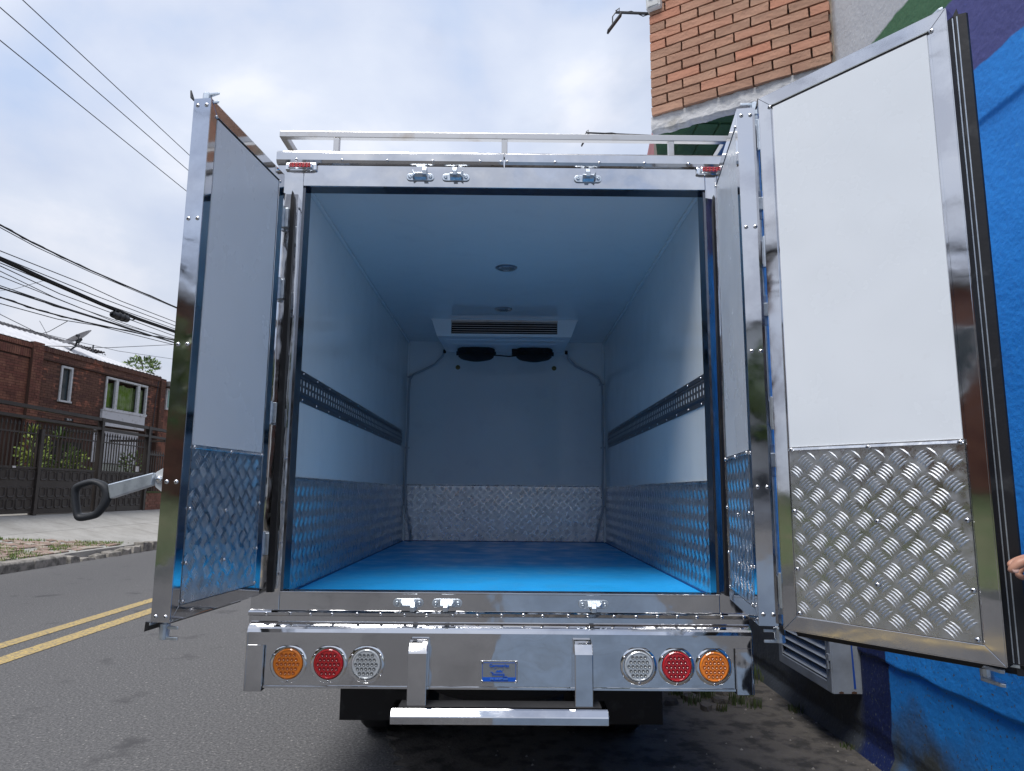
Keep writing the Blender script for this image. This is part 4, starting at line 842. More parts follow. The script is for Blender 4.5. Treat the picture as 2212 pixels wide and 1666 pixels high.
MB().box(xl, xr, 5.87, 5.93, .80, 2.545).build('front_wall', frp, T)
MB().box(xl, xr, 2.84, 5.90, .72, .80).build('floor_frame', dark, T)
# lining
MB().box(il-.03, il, 2.806, YB, zf, zc+.03).build('side_lining', frp_in, T)
MB().box(ir, ir+.03, 2.806, YB, zf, zc+.03).build('side_lining', frp_in, T)
MB().box(il, ir, YB, YB+.03, zf, zc+.03).build('back_lining', frp_in, T)
MB().box(il, ir, 2.806, YB, zc, zc+.03).build('ceiling_lining', frp_in, T)
MB().box(il, ir, 2.803, YB, .82, zf).build('floor_panel', blue_floor, T)
for q_ in ((il, il+.016, 2.81, YB, zc-.016, zc-.001), (ir-.016, ir, 2.81, YB, zc-.016, zc-.001), (il, il+.018, YB-.018, YB-.001, zf, zc-.016), (ir-.018, ir, YB-.018, YB-.001, zf, zc-.016)): MB().box(*q_).build('corner_trim', frp_in, T, bevel=.003)
for q_ in ((il+.0045, il+.010, 2.81, YB-.01), (ir-.010, ir-.0045, 2.81, YB-.01)): MB().box(q_[0], q_[1], q_[2], q_[3], zf-.001, zf+.005).build('sealant_bead', mat('blue_sealant', (.01, .06, .22), .5) if q_[0] < 0 else bpy.data.materials['blue_sealant'], T)
MB().box(il+.01, ir-.01, YB-.012, YB-.004, zf-.001, zf+.006).build('sealant_bead', bpy.data.materials['blue_sealant'], T)
# jambs: steel reveals of the door opening
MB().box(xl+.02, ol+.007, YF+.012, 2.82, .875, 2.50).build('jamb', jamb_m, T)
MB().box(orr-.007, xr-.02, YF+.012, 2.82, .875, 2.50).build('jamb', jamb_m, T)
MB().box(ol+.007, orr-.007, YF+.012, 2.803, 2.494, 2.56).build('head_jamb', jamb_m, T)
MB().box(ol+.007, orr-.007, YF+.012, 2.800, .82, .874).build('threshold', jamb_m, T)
# rear frame
MB().box(xl, ol-.0005, YF, YF+.012, .806, 2.585).build('rear_post', steel, T, bevel=.003)
MB().box(orr+.0005, xr, YF, YF+.012, .806, 2.585).build('rear_post', steel, T, bevel=.003)
MB().box(ol, orr, YF, YF+.012, 2.494, 2.585).build('header_panel', steel, T, bevel=.0015)
MB().box(ol, orr, YF, YF+.012, .806, .874).box(ol, orr, YF-.003, YF+.02, .868, .8755).build('sill_panel', steel, T, bevel=.0015)
MB().box(ol-.006, ol+.001, YF-.004, YF+.02, .876, 2.492).build('edge_trim', steel_flat, T); MB().box(orr-.001, orr+.006, YF-.004, YF+.02, .876, 2.492).build('edge_trim', steel_flat, T)
# cap strip in two lengths with rolled lower lip
for a, b_ in ((xl-.004, -.030), (-.026, xr+.004)):
    MB().prx([(YF+.1, 2.645), (YF-.008, 2.643), (YF-.016, 2.634), (YF-.016, 2.601), (YF-.010, 2.590), (YF-.001, 2.586), (YF+.1, 2.586)], a, b_).build('roof_trim', steel, T, bevel=.0015)
for x in (-.885, -.697, -.510, -.322, -.128, -.042, -.016, .183, .365, .552, .735, .87): rivet(T, (x, YF-.016, 2.601))
MB().pr([(-.906, YF-.012, .872), (-.880, YF-.012, .872), (-.882, YF-.012, 2.40), (-.886, YF-.012, 2.44), (-.897, YF-.012, 2.47), (-.901, YF-.012, 2.44)], (0, .011, 0)).build('rubber_seal', rubber, T, bevel=.002)
MB().pr([(.826, YF-.012, .872), (.853, YF-.012, .872), (.850, YF-.012, 2.40), (.846, YF-.012, 2.44), (.836, YF-.012, 2.47), (.830, YF-.012, 2.42)], (0, .011, 0)).build('rubber_seal', rubber, T, bevel=.002)
# corner marker lamps
for x in (-.866, .832):
    hs = MB().pr([(x-.065, YF-.0, 2.555), (x+.065, YF, 2.555), (x+.065, YF, 2.589), (x-.065, YF, 2.589)], (0, -.012, 0)).build('marker_lamp', chrome, T, bevel=.008)
    MB().box(x-.050, x+.050, YF-.026, YF-.012, 2.560, 2.584).build('lamp_housing', chrome, hs, bevel=.005)
    MB().box(x-.043, x+.043, YF-.029, YF-.026, 2.5625, 2.5815).build('lens', redl, hs, bevel=.001)
    c_ = MB()
    for i in range(6):
        for j in range(2): c_.lathe((x-.036+i*.0144, YF-.029, 2.5675+j*.009), (0, -1, 0), [(.0036, 0), (.0028, .0014), (.001, .0018)], 8)
    c_.build('lens_cells', redl_d, hs, smooth=True)
# keepers
def keeper(x, z, flipx, upright):
    s_ = -1 if flipx else 1
    k = MB(); 
    pts = []
    for i in range(9):
        a = math.pi/2+math.pi*i/8; pts.append((-.042+.015*math.cos(a), .015*math.sin(a)))
    for i in range(9):
        a = -math.pi/2+math.pi*i/8; pts.append((.042+.015*math.cos(a), .015*math.sin(a)))
    k.pr([(x+px, YF-.001, z+pz) for px, pz in pts], (0, -.006, 0))
    kk = k.build('door_keeper', zinc, T, bevel=.0012)
    zz = 1 if upright else -1
    h = MB(); h.prx([(YF-.006, z-.014), (YF-.020, z-.006), (YF-.030, z+.004*zz), (YF-.030, z+.010*zz), (YF-.018, z+.013), (YF-.006, z+.014)], x-.024, x+.024)
    h.build('keeper_body', zinc, kk, bevel=.002)
    a = x+.012*s_; h2 = MB(); lo, hi = (z-.006, z+.030) if upright else (z-.026, z+.008)
    h2.prx([(YF-.008, lo), (YF-.044, lo), (YF-.046, (lo+hi)/2), (YF-.036, hi), (YF-.008, hi)], a-.0, a+.018*1)
    h2.build('keeper_lug', zinc, kk, bevel=.002)
    b2 = x-.030*s_; h3 = MB(); h3.pr([(b2, YF-.006, z-.012), (b2+.012*s_, YF-.012, z), (b2, YF-.006, z+.022*(1 if upright else .6))], (0, -.026, 0)).build('keeper_wedge', zinc, kk, bevel=.001)
    for q_ in (-.042, .042): MB().lathe((x+q_, YF-.007, z), (0, -1, 0), [(.0075, 0), (.0065, .004), (.0045, .0055), (.0035, .004)], 10).build('bolt', zinc, kk, smooth=R(40))
for x, f in ((-.374, 0), (-.227, 1), (.319, 1)): keeper(x, 2.535, f, True)
for x, f in ((-.371, 0), (-.225, 1), (.327, 1)): keeper(x, .837, f, False)
# sill lip with rivets, apron
MB().prx([(YF+.05, .806), (YF-.006, .805), (YF-.012, .800), (YF-.010, .790), (YF-.004, .786), (YF+.05, .786)], xl-.002, xr+.002).build('lip', steel, T)
x = -.90; random.seed(12)
while x < .9:
    rivet(T, (x, YF-.011, .796+random.uniform(-.003, .002))); x += .083+random.uniform(-.012, .016)
MB().box(xl, xr, YF-.002, YF+.02, .70, .787).build('apron', steel, T)
# bumper, lamps, plate and step: numbers scaled about the camera to sit deeper
MB().prx([(2.728, .768), (2.722, .766), (2.700, .752), (2.694, .746), (2.690, .733), (2.728, .733)], -.957, .909).build('bumper_top', steel_flat, T, bevel=.001)
MB().box(-.955, .907, 2.692, 2.715, .689, .733).build('bumper_band', steel, T)
MB().box(-.891, .844, 2.708, 2.72, .541, .6885).box(-.891, .844, 2.700, 2.722, .536, .543).build('bumper_panel', steel, T)
MB().pr([(-.958, 2.690, .733), (-.958, 2.690, .526), (-.958, 2.78, .526), (-.958, 2.78, .733)], (.006, 0, 0)).box(-.952, -.893, 2.690, 2.696, .526, .689).box(-.899, -.893, 2.696, 2.73, .526, .689).build('bumper_end', steel, T, bevel=.001)
MB().box(.903, .909, 2.690, 2.78, .526, .733).box(.846, .903, 2.690, 2.696, .526, .689).box(.846, .852, 2.696, 2.73, .526, .689).build('bumper_end', steel, T, bevel=.001)
# tail lamps
cells = [(-1.5, 2), (-.5, 2), (.5, 2), (1.5, 2), (-2, 1), (-1, 1), (0, 1), (1, 1), (2, 1), (-2.5, 0), (-1.5, 0), (-.5, 0), (.5, 0), (1.5, 0), (2.5, 0), (-2, -1), (-1, -1), (0, -1), (1, -1), (2, -1), (-1.5, -2), (-.5, -2), (.5, -2), (1.5, -2)]
for x, m1, m2_, lab in ((-.803, amber, amber_d, 'amber tail lamp'), (-.654, redl, redl_d, 'red tail lamp'), (-.516, clear, clear_d, 'clear reversing lamp'), (.489, clear, clear_d, 'clear reversing lamp'), (.629, redl, redl_d, 'red tail lamp'), (.767, amber, amber_d, 'amber tail lamp')):
    z = .6215; y = 2.708
    tl = MB().lathe((x, y, z), (0, -1, 0), [(.0685, 0), (.068, .003), (.064, .006), (.056, .0065), (.0545, .004), (.054, .001)], 36).build('tail_lamp', chrome, T, smooth=R(40)); tl['label'] = lab+' with steel bezel'
    MB().lathe((x, y-.003, z), (0, -1, 0), [(.0535, 0), (.0535, .006), (.050, .009), (.0475, .009), (.0465, .0070), (.0455, .0070), (.02, .0072), (.002, .0072)], 36).build('lens', m1, tl, smooth=R(35))
    c_ = MB()
    for (cx_, cz_) in cells: c_.lathe((x+cx_*.0150, y-.0098, z+cz_*.0158), (0, -1, 0), [(.0066, 0), (.0062, .0022), (.0045, .0026), (.0025, .0008)], 10)
    c_.build('lens_cells', m2_, tl, smooth=R(30))
    for a in (150, 30, 270): rivet(tl, (x+.0605*math.cos(R(a)), y-.006, z+.0605*math.sin(R(a))), 0, .8)
# name plate
npx, npz, npy = -.026, .598, 2.708
pl = MB().box(npx-.0685, npx+.0685, npy-.004, npy, npz-.0385, npz+.0385).build('name_plate', plate_m, T, bevel=.0006)
MB().box(npx-.062, npx+.062, npy-.0048, npy-.004, npz-.034, npz-.0195).box(npx-.062, npx-.0605, npy-.0048, npy-.004, npz-.0195, npz+.0325).box(npx+.0605, npx+.062, npy-.0048, npy-.004, npz-.0195, npz+.0325).box(npx-.0605, npx+.0605, npy-.0048, npy-.004, npz+.031, npz+.0325).build('printed_border', plate_b, pl, kind='stuff')
RX = (R(90), 0, 0)
text_obj('lettering', 'Carrocerías', .0150, (npx, npy-.006, npz+.0215), RX, plate_b, pl)
text_obj('lettering', 'The', .0065, (npx-.0265, npy-.006, npz-.003), RX, plate_b, pl)
text_obj('lettering', 'monaco', .0145, (npx-.003, npy-.006, npz-.0085), RX, plate_b, pl)
text_obj('lettering', 'Group', .0060, (npx+.022, npy-.006, npz-.0165), RX, plate_b, pl)
text_obj('lettering', 'Cel.: 300 877 3202', .0085, (npx, npy-.006, npz-.0255), RX, plate_l, pl)
ly = npy-.0045
MB().box(npx-.014, npx+.014, ly-.0005, ly+.0005, npz-.0022, npz-.0008).pr([(npx-.012, ly, npz), (npx-.006, ly, npz+.006), (npx-.002, ly, npz+.003), (npx+.004, ly, npz+.007), (npx+.009, ly, npz+.002), (npx+.018, ly, npz+.010), (npx+.010, ly, npz)], (0, -.0005, 0)).pr([(npx-.018, ly, npz+.010), (npx-.008, ly, npz+.0135), (npx-.010, ly, npz+.012), (npx-.017, ly, npz+.008)], (0, -.0005, 0)).build('logo', plate_b, pl, kind='stuff')
for dx in (-.062, .062):
    for dz in (-.034, .034): rivet(pl, (npx+dx, npy-.004, npz+dz), 0, .75)
# step
for a, b_ in ((-.353, -.284), (.246, .312)):
    MB().prx([(2.708, .715), (2.668, .717), (2.645, .708), (2.630, .684), (2.627, .676), (2.627, .487), (2.70, .487), (2.708, .54)], a, b_).build('step_bracket', steel_flat, T, bevel=.003)
MB().prx([(2.71, .497), (2.612, .495), (2.606, .492), (2.590, .476), (2.588, .472), (2.588, .448), (2.71, .448)], -.404, .361).build('step_bar', steel_flat, T, bevel=.0015)
MB().box(-.38, .34, 2.62, 2.700, .4971, .4985).build('step_dirt', dark, T)
# underbody
MB().box(-.74, -.40, 3.30, 3.312, .245, .62).build('mud_flap', rubber, T); MB().box(.36, .70, 3.30, 3.312, .235, .62).build('mud_flap', rubber, T)
MB().box(-.40, .36, 2.80, 5.6, .60, .72).box(-.42, -.32, 2.80, 8.4, .50, .60).box(.27, .37, 2.80, 8.4, .50, .60).build('chassis', dark, T)
MB().box(-.85, .80, 2.80, 2.86, .58, .715).build('rear_crossmember', dark, T)
def wheel(parent, x0, x1, y, r_, name='wheel'):
    w_ = MB().lathe((x0, y, r_), (1 if x1 > x0 else -1, 0, 0), [(r_*.62, 0), (r_*.85, -.0), (r_*.96, .015), (r_, .035), (r_, abs(x1-x0)-.035), (r_*.96, abs(x1-x0)-.015), (r_*.85, abs(x1-x0)), (r_*.6, abs(x1-x0))], 32).build(name, tyre_m, parent, smooth=R(35))
    MB().lathe((x0, y, r_), (1 if x1 > x0 else -1, 0, 0), [(r_*.61, .01), (r_*.57, .05), (r_*.3, .07), (r_*.1, .04)], 20).build('rim', zinc, w_, smooth=R(35)); return w_
for a, b_ in ((-.76, -.58), (-.56, -.38), (.71, .53), (.51, .33)): wheel(T, a, b_, 4.03, .37)
wheel(T, -.84, -.64, 7.15, .37); wheel(T, .79, .59, 7.15, .37)
MB().cyl((-.6, 4.03, .37), (.55, 4.03, .37), .06, n=12).lathe((-.1, 4.03, .37), (1, 0, 0), [(.05, -.16), (.15, -.06), (.16, .05), (.05, .2)], 16).build('rear_axle', dark, T)
MB().lathe((-.02, 3.35, .40), (0, 0, 1), [(.20, 0), (.33, .0), (.37, .03), (.37, .15), (.33, .18), (.2, .18)], 30).build('spare_wheel', tyre_m, T, smooth=R(35))
# cab
MB().pr([(xl+.05, 6.0, .5), (xl+.05, 7.75, .5), (xl+.05, 7.8, 1.15), (xl+.05, 7.45, 1.95), (xl+.05, 7.2, 2.05), (xl+.05, 6.0, 2.05)], (1.78, 0, 0)).build('cab', white_lacquer, T, bevel=.04)
MB().pr([(xl+.20, 7.78, 1.2), (.72, 7.78, 1.2), (.70, 7.48, 1.92), (xl+.22, 7.48, 1.92)], (0, .02, .01)).build('windscreen', glass_d, T)
MB().box(xl+.04, xl+.055, 6.3, 7.3, 1.25, 1.85).build('side_window', glass_d, T); MB().box(.862, .872, 6.3, 7.3, 1.25, 1.85).build('side_window', glass_d, T)
MB().box(xl+.05, .86, 7.78, 7.88, .42, .68).build('front_bumper', dark, T)
# roof rack
rk = MB()
def sq(mb, p0, p1, h=.0125): 
    p0 = Vector(p0); p1 = Vector(p1); d = (p1-p0).normalized(); a = Vector((0, 0, 1)) if abs(d.z) < .5 else Vector((0, 1, 0)); b2 = d.cross(a).normalized()*h; a = b2.cross(d).normalized()*h
    mb.pr([p0+a+b2, p0+a-b2, p0-a-b2, p0-a+b2], p1-p0)
RY = 2.765; rr = (RY-0)/2.73
rackz = 2.735
rl = MB(); sq(rl, (-.975, RY, rackz), (.93, RY, rackz), .0135); rl.build('roof_rail', steel_brush, T, bevel=.002)
rl = MB(); sq(rl, (-.962, RY+.014, rackz), (-.962, 5.6, rackz), .0135); rl.build('roof_rail', steel_brush, T, bevel=.002)
rl = MB(); sq(rl, (.915, RY+.014, rackz), (.915, 5.6, rackz), .0135); rl.build('roof_rail', steel_brush, T, bevel=.002)
rl = MB(); sq(rl, (-.948, 5.6, rackz), (.90, 5.6, rackz), .0135); rl.build('roof_rail', steel_brush, T, bevel=.002)
for x in (-.735, -.028, .675): q_ = MB(); sq(q_, (x, RY, 2.64), (x, RY, rackz-.0135), .012); q_.build('rail_post', steel_brush, T, bevel=.002)
for x in (-.962, .915):
    for y in (3.5, 4.4, 5.5): q_ = MB(); sq(q_, (x, y, 2.64), (x, y, rackz-.0135), .012); q_.build('rail_post', steel_brush, T)
MB().box(.63, .72, 2.745, 2.79, 2.645, 2.652).build('rail_foot', blk, T)

# tread plate with real raised bars
def lens(c_, d, s_, n_, L_, w_, h):
    e0 = c_-d*L_/2; e1 = c_+d*L_/2; a = c_-d*L_*.2; b_ = c_+d*L_*.2; cur = s_*(w_*.28)
    return [e0-cur, e1-cur, a+s_*w_/2, b_+s_*w_/2, a-s_*w_/2*.7, b_-s_*w_/2*.7, a+n_*h, b_+n_*h]
LF = [(0, 2, 6), (2, 3, 7, 6), (3, 1, 7), (0, 6, 4), (4, 6, 7, 5), (5, 7, 1)]
def tread(parent, O, U, V, Nn, lu, lv, name='tread_plate', rim=True, ang=1.0):
    O = Vector(O); U = Vector(U); V = Vector(V); Nn = Vector(Nn)
    M = Matrix(((U.x, Nn.x, V.x, O.x), (U.y, Nn.y, V.y, O.y), (U.z, Nn.z, V.z, O.z), (0, 0, 0, 1)))
    s_ = MB(M).box(0, lu, 0, .002, 0, lv)
    if rim: s_.pr([(0, .002, lv-.012), (0, .0065, lv-.010), (0, .0, lv+.0)], (lu, 0, 0))
    sh = s_.build(name, tread_m, parent)
    mb = MB(M); p = .0625; i0 = -1
    for fam in (0, 1):
        dd = Vector((1, 0, -.88)).normalized() if fam == 0 else Vector((1, 0, .88)).normalized(); ss = Vector((.88, 0, 1)).normalized() if fam == 0 else Vector((-.88, 0, 1)).normalized()
        st = ss if fam == 0 else Vector((-ss.x, 0, -ss.z))
        for i in range(-1, int(lu/p)+2):
            for j in range(-1, int(lv/p)+2):
                cx_ = (i+.25+fam*.5)*p; cz_ = (j+.3+fam*.5)*p
                for k in range(-2, 3):
                    c_ = Vector((cx_, .002, cz_))+ss*(k*.0083)
                    ext = .013
                    if c_.x < ext or c_.x > lu-ext or c_.z < ext*.8 or c_.z > lv-.022: continue
                    mb.add(lens(c_, dd, ss, Vector((0, 1, 0)), .0360, .0060, .0013), LF)
    mb.build('tread_bars', tread_b, sh, smooth=False, kind='stuff')
    return sh
# interior tread plates
tread(T, (il+.002, 2.808, zf), (0, 1, 0), (0, 0, 1), (1, 0, 0), YB-2.808-.003, 1.305-zf)
tread(T, (ir-.002, 2.808, zf), (0, 1, 0), (0, 0, 1), (-1, 0, 0), YB-2.808-.003, 1.305-zf)
tread(T, (il+.02, YB-.002, zf), (1, 0, 0), (0, 0, 1), (0, -1, 0), ir-il-.04, 1.314-zf)
# cargo tracks
slot_m = mat('bright_zinc_slot', (0.75, 0.78, 0.80), 0.5, 0.2)
def track(x, s_):
    y0, y1 = 2.815, 5.60; z0, z1 = 1.611, 1.740
    tr = MB()
    tr.box(x, x+s_*.003, y0, y1, z0, z0+.020).box(x, x+s_*.003, y0, y1, z1-.020, z1)
    for zz, sg in ((z0+.020, 1), (z1-.020, -1)):
        tr.pr([(x, y0, zz), (x+s_*.007, y0, zz+sg*.010), (x+s_*.005, y0, zz+sg*.012), (x, y0, zz+sg*.003)], (0, y1-y0, 0))
    tr.box(x+s_*.0045, x+s_*.007, y0, y1, z0+.030, z0+.040).box(x+s_*.0045, x+s_*.007, y0, y1, z1-.036, z1-.030)
    n_ = 60; p = (y1-y0)/n_
    for k in range(n_):
        a = y0+k*p; tr.box(x+s_*.0045, x+s_*.007, a+p*.52, a+p, z0+.040, z1-.036)
        tr.box(x+s_*.0005, x+s_*.0048, a+.001, a+p*.52-.001, z0+.060, z1-.058).box(x+s_*.001, x+s_*.0055, a+p*.12, a+p*.45, z0+.043, z0+.060, 1).box(x+s_*.001, x+s_*.0055, a+p*.12, a+p*.45, z1-.058, z1-.040, 1)
    t_ = tr.build('cargo_track', [track_m, slot_m], T)
    rvb = MB().lathe((0, 0, 0), (s_, 0, 0), [(.005, 0), (.004, .002), (.001, .003)], 8).mesh('rivet', rivet_m)
    for k in range(12):
        for z in (z0+.010, z1-.010): piece('rivet', rvb, t_, (x+s_*.003, y0+.06+k*.215, z))
track(il, 1); track(ir, -1)
# ceiling lamps
for x, y in ((-.021, 3.824), (-.0415, 4.731)):
    cl_ = MB().lathe((x, y, zc), (0, 0, -1), [(.062, 0), (.062, .003), (.056, .006), (.047, .006), (.045, .003)], 28).build('ceiling_lamp', steel_brush, T, smooth=R(40))
    MB().lathe((x, y, zc-.003), (0, 0, -1), [(.044, 0), (.042, .003), (.02, .005), (.002, .005)], 24).build('lens', clear, cl_, smooth=True)
    c_ = MB()
    for (cx_, cz_) in cells: c_.lathe((x+cx_*.013, y+cz_*.014, zc-.0085), (0, 0, -1), [(.005, 0), (.004, .0015), (.001, .001)], 8)
    c_.build('lens_cells', clear_d, cl_)
# evaporator
ex0, ex1, ey, ezt, ezb = -.574, .502, 5.024, 2.512, 2.383
gx0, gx1, gz0, gz1 = -.428, .353, 2.404, 2.496
ev = MB()
ev.box(gx0, gx1, ey, ey+.008, gz1, ezt).box(gx0, gx1, ey, ey+.008, ezb, gz0)
ev.add([(ex0, ey, ezt), (gx0, ey, ezt), (gx0, ey, ezb), (ex0+.042, ey, ezb)], [(0, 1, 2, 3)])
ev.add([(gx1, ey, ezt), (ex1, ey, ezt), (ex1-.047, ey, ezb), (gx1, ey, ezb)], [(0, 1, 2, 3)])
ev.add([(ex0, ey, ezt), (ex1, ey, ezt), (ex1-.047, ey, ezb), (ex0+.042, ey, ezb), (ex0+.03, 5.74, ezt), (ex1-.03, 5.74, ezt), (ex1-.055, 5.70, 2.405), (ex0+.05, 5.70, 2.405)], [(3, 2, 6, 7), (0, 3, 7, 4), (2, 1, 5, 6), (4, 7, 6, 5)])
evo = ev.build('evaporator', evap_m, T)
MB().box(ex0-.004, ex1+.004, ey-.003, ey+.02, ezt-.004, ezt+.0015).build('mounting_flange', evap_m, evo)
MB().box(gx0, gx1, ey+.035, ey+.05, gz0, gz1).build('duct', blk, evo)
MB().box(gx0, gx1, ey+.003, ey+.036, gz0-.002, gz0).build('duct_floor', blk, evo)
for k in range(5):
    z = gz0+.010+k*.0172
    MB().prx([(ey, z), (ey, z+.0035), (ey+.03, z+.009), (ey+.03, z+.006)], gx0+.004, gx1-.004).build('louvre_slat', steel_brush, evo)
MB().box(gx0-.003, gx1+.003, ey-.004, ey, gz1-.004, gz1+.010).build('grille_trim', steel_brush, evo)
MB().prx([(ey+.10, 2.392), (ey+.12, 2.380), (5.60, 2.382), (5.66, 2.392), (5.66, 2.41), (ey+.10, 2.40)], -.49, .418).build('drip_tray', evap_m, evo, bevel=.005)
MB().prx([(ey+.20, 2.381), (ey+.23, 2.373), (5.36, 2.374), (5.38, 2.382)], -.43, .36).build('tray_rib', evap_m, evo, bevel=.003)
for x in (-.265, .199):
    fn = MB().lathe((x, 5.50, 2.39), (0, 0, -1), [(.150, 0), (.150, .050), (.142, .056), (.142, .066), (.125, .080), (.06, .096), (.02, .100)], 24).build('fan', blk, evo, smooth=R(30))
    for k in range(6):
        a = k*math.pi/3; MB().box(x+.15*math.cos(a)-.008, x+.15*math.cos(a)+.008, 5.50+.15*math.sin(a)-.008, 5.50+.15*math.sin(a)+.008, 2.335, 2.365).build('fan_lug', blk, fn)
MB().box(.02, .085, 5.45, 5.52, 2.335, 2.385).tube([(-.13, 5.48, 2.335), (0, 5.48, 2.325), (.1, 5.48, 2.335)], .005).build('fan_motor', blk, evo)
brass = mat('brass_bolt', (.18, .15, .06), .4, .7)
for x in (-0.4326, 0.3808): MB().lathe((x, YB, 2.2927), (0, -1, 0), [(.02, 0), (.019, .006), (.010, .008), (.009, .014), (.002, .015)], 14).build('wall_bolt', brass, T, smooth=R(40))
for sgn, pts, cl_pts in ((-1, [(-0.5343, 5.6648, 2.412), (-0.5551, 5.7581, 2.3809), (-0.6225, 5.7944, 2.3134), (-0.7263, 5.7996, 2.2616), (-0.8041, 5.7996, 2.2252), (-0.83, 5.7944, 2.1837), (-0.8362, 5.7893, 2.08), (-0.8331, 5.7893, 1.8206), (-0.8373, 5.7893, 1.6131), (-0.8404, 5.7893, 1.3123), (-0.8352, 5.7841, 1.1462), (-0.8093, 5.7789, 1.0114), (-0.7833, 5.7789, 0.8661)], [2.2045, 1.609, 1.1462]), (1, [(0.4721, 5.6648, 2.412), (0.4928, 5.7581, 2.3705), (0.5603, 5.7944, 2.3083), (0.664, 5.7996, 2.2616), (0.747, 5.7996, 2.2149), (0.7781, 5.7944, 2.1526), (0.7833, 5.7893, 2.0281), (0.7802, 5.7893, 1.8206), (0.7844, 5.7893, 1.6131), (0.7761, 5.7893, 1.3123), (0.7823, 5.7841, 1.1462), (0.747, 5.7789, 0.9906), (0.7159, 5.7789, 0.8661)], [2.1526, 1.6245, 1.1462])):
    hz_ = MB().tube(pts, .009, 8).build('drain_hose', hose_m, T, smooth=True)
    for z in cl_pts:
        xc_ = min(pts[5:], key=lambda q_: abs(q_[2]-z))[0]
        MB().box(xc_-.020, xc_+.020, 5.776, 5.812, z-.005, z+.005).build('clip', hose_m, hz_)
    MB().cyl(pts[0], (pts[0][0], pts[0][1]+.02, pts[0][2]-.02), .012, n=8).build('hose_fitting', blk, hz_)
# cylinder lens joint of lining (faint vertical strip) omitted: none visible

# ---- door leaves
def frame_mat(o, u, n): return Matrix(((u[0], n[0], 0, o[0]), (u[1], n[1], 0, o[1]), (0, 0, 1, .875), (0, 0, 0, 1)))
def leaf(o, u, n, Wd, t, plate_top, label, rivs, kind):
    M = frame_mat(o, u, n); H = 1.62; fb = .040
    def A_(*a): return MB(M).box(*a)
    core = A_(.001, Wd-.001, -t, -.006, .001, H-.001).build('door_leaf', steel_flat, T); core['label'] = label
    f = MB(M)
    # mitred face frame
    O4 = [(0, 0), (Wd, 0), (Wd, H), (0, H)]; I4 = [(fb, fb), (Wd-fb, fb), (Wd-fb, H-fb), (fb, H-fb)]
    for k in range(4):
        a, b_ = O4[k], O4[(k+1) % 4]; c_, d_ = I4[(k+1) % 4], I4[k]
        g_ = .0006
        mbk = MB(M); mbk.pr([(a[0], -.006, a[1]), (b_[0], -.006, b_[1]), (c_[0], -.006, c_[1]), (d_[0], -.006, d_[1])], (0, .006, 0))
        mbk.build('face_frame', steel_flat, core, bevel=.0012)
    # shadow gap + white panel
    MB(M).box(fb, Wd-fb, -.0058, -.0045, fb, H-fb-.007).build('panel_return', steel_flat, core)
    MB(M).box(fb, Wd-fb, -.0058, -.0030, H-fb-.007, H-fb-.0005).build('panel_gap', rubber, core)
    MB(M).box(fb+.006, Wd-fb-.008, -.0045, -.0015, fb+.006, H-fb-.007).build('inner_panel', frp, core)
    # edge faces
    MB(M).box(Wd, Wd+.002, -t, -.0006, .0, H).build('edge_face', steel_flat, core)
    MB(M).box(-.002, 0, -t, -.0006, .0, H).box(0, Wd, -t, -.001, H, H+.002).box(0, Wd, -t, -.001, -.002, 0).build('edge_face', steel_flat, core)
    # rubber gasket round the outer side
    e = .026
    wx = Wd+(e*.6 if kind == 'R2' else .004)
    MB(M).pr([(0, -t+.004, -.002), (0, -t-.010, -e), (0, -t-.016, -e-.002), (0, -t-.014, 0)], (wx, 0, 0)).build('gasket', rubber, core)
    MB(M).pr([(0, -t+.004, H+.002), (0, -t-.010, H+.008), (0, -t-.016, H+.008), (0, -t-.014, H)], (Wd-.03, 0, 0)).build('gasket', rubber, core)
    if kind == 'R2': MB(M).pr([(Wd+.002, -t+.004, -e), (Wd+e, -t-.008, -e), (Wd+e+.002, -t-.014, -e), (Wd, -t-.014, -e)], (0, 0, H+e*1.2)).build('gasket', rubber, core)
    MB(M).pr([(Wd-.01, -t-.004, H), (Wd+.010, -t-.004, H), (Wd+.004, -t-.01, H+.030)], (0, -.005, 0)).build('gasket', rubber, core)
    gc = MB(M)
    if kind == 'R2': gc.box(Wd+.002, Wd+.0085, -t-.002, -t+.002, .0, H)
    gc.box(Wd-.03, Wd+.0085, -t+.001, -t+.004, -.009, -.0025).build('gasket_carrier', zinc, core)
    # tread plate on the inner face
    Uv = Vector((u[0], u[1], 0)); Nv = Vector((n[0], n[1], 0)); Ov = M @ Vector((fb+.004, -.0012, fb+.002))
    shp = tread_on_leaf(core, Ov, Uv, Nv, Wd-2*fb-.008, plate_top-.875-fb-.002)
    rz = math.atan2(n[0], -n[1])
    pos = [(fb+.012, plate_top-.875-.008), (Wd-fb-.012, plate_top-.875-.008), (Wd/2, plate_top-.875-.010), (fb+.012, fb+.01), (Wd-fb-.012, fb+.01), (fb+.012, .17), (Wd-fb-.012, .16), (fb+.012, .33), (Wd-fb-.012, .32), (Wd*.5, .15), (Wd*.52, .31)]
    for (uu, zz) in pos: 
        rivet(core, M @ Vector((uu, .0045, zz)), rz)
    for uu, zz in ((fb-.004, H-fb-.004), (Wd-fb+.004, H-fb-.004)): rivet(core, M @ Vector((uu, -.0005+.001, zz)), rz)
    re = math.atan2(u[0], -u[1])
    for z in rivs:
        for w_ in (-t+.014, -.014): rivet(core, M @ Vector((Wd+.002, w_, z-.875)), re, 1.05)
    return core, M
def tread_on_leaf(parent, O, U, Nn, lu, lv): return tread(parent, O, U, Vector((0, 0, 1)), Nn, lu, lv)
t_ = .058
coreL, ML = leaf((-.902, 2.634), (-.114, -.9935), (.9935, -.114), .55, t_, 1.387, 'left door leaf swung open past square', (2.472, 2.09, 1.688, 1.273, .889), 'L')
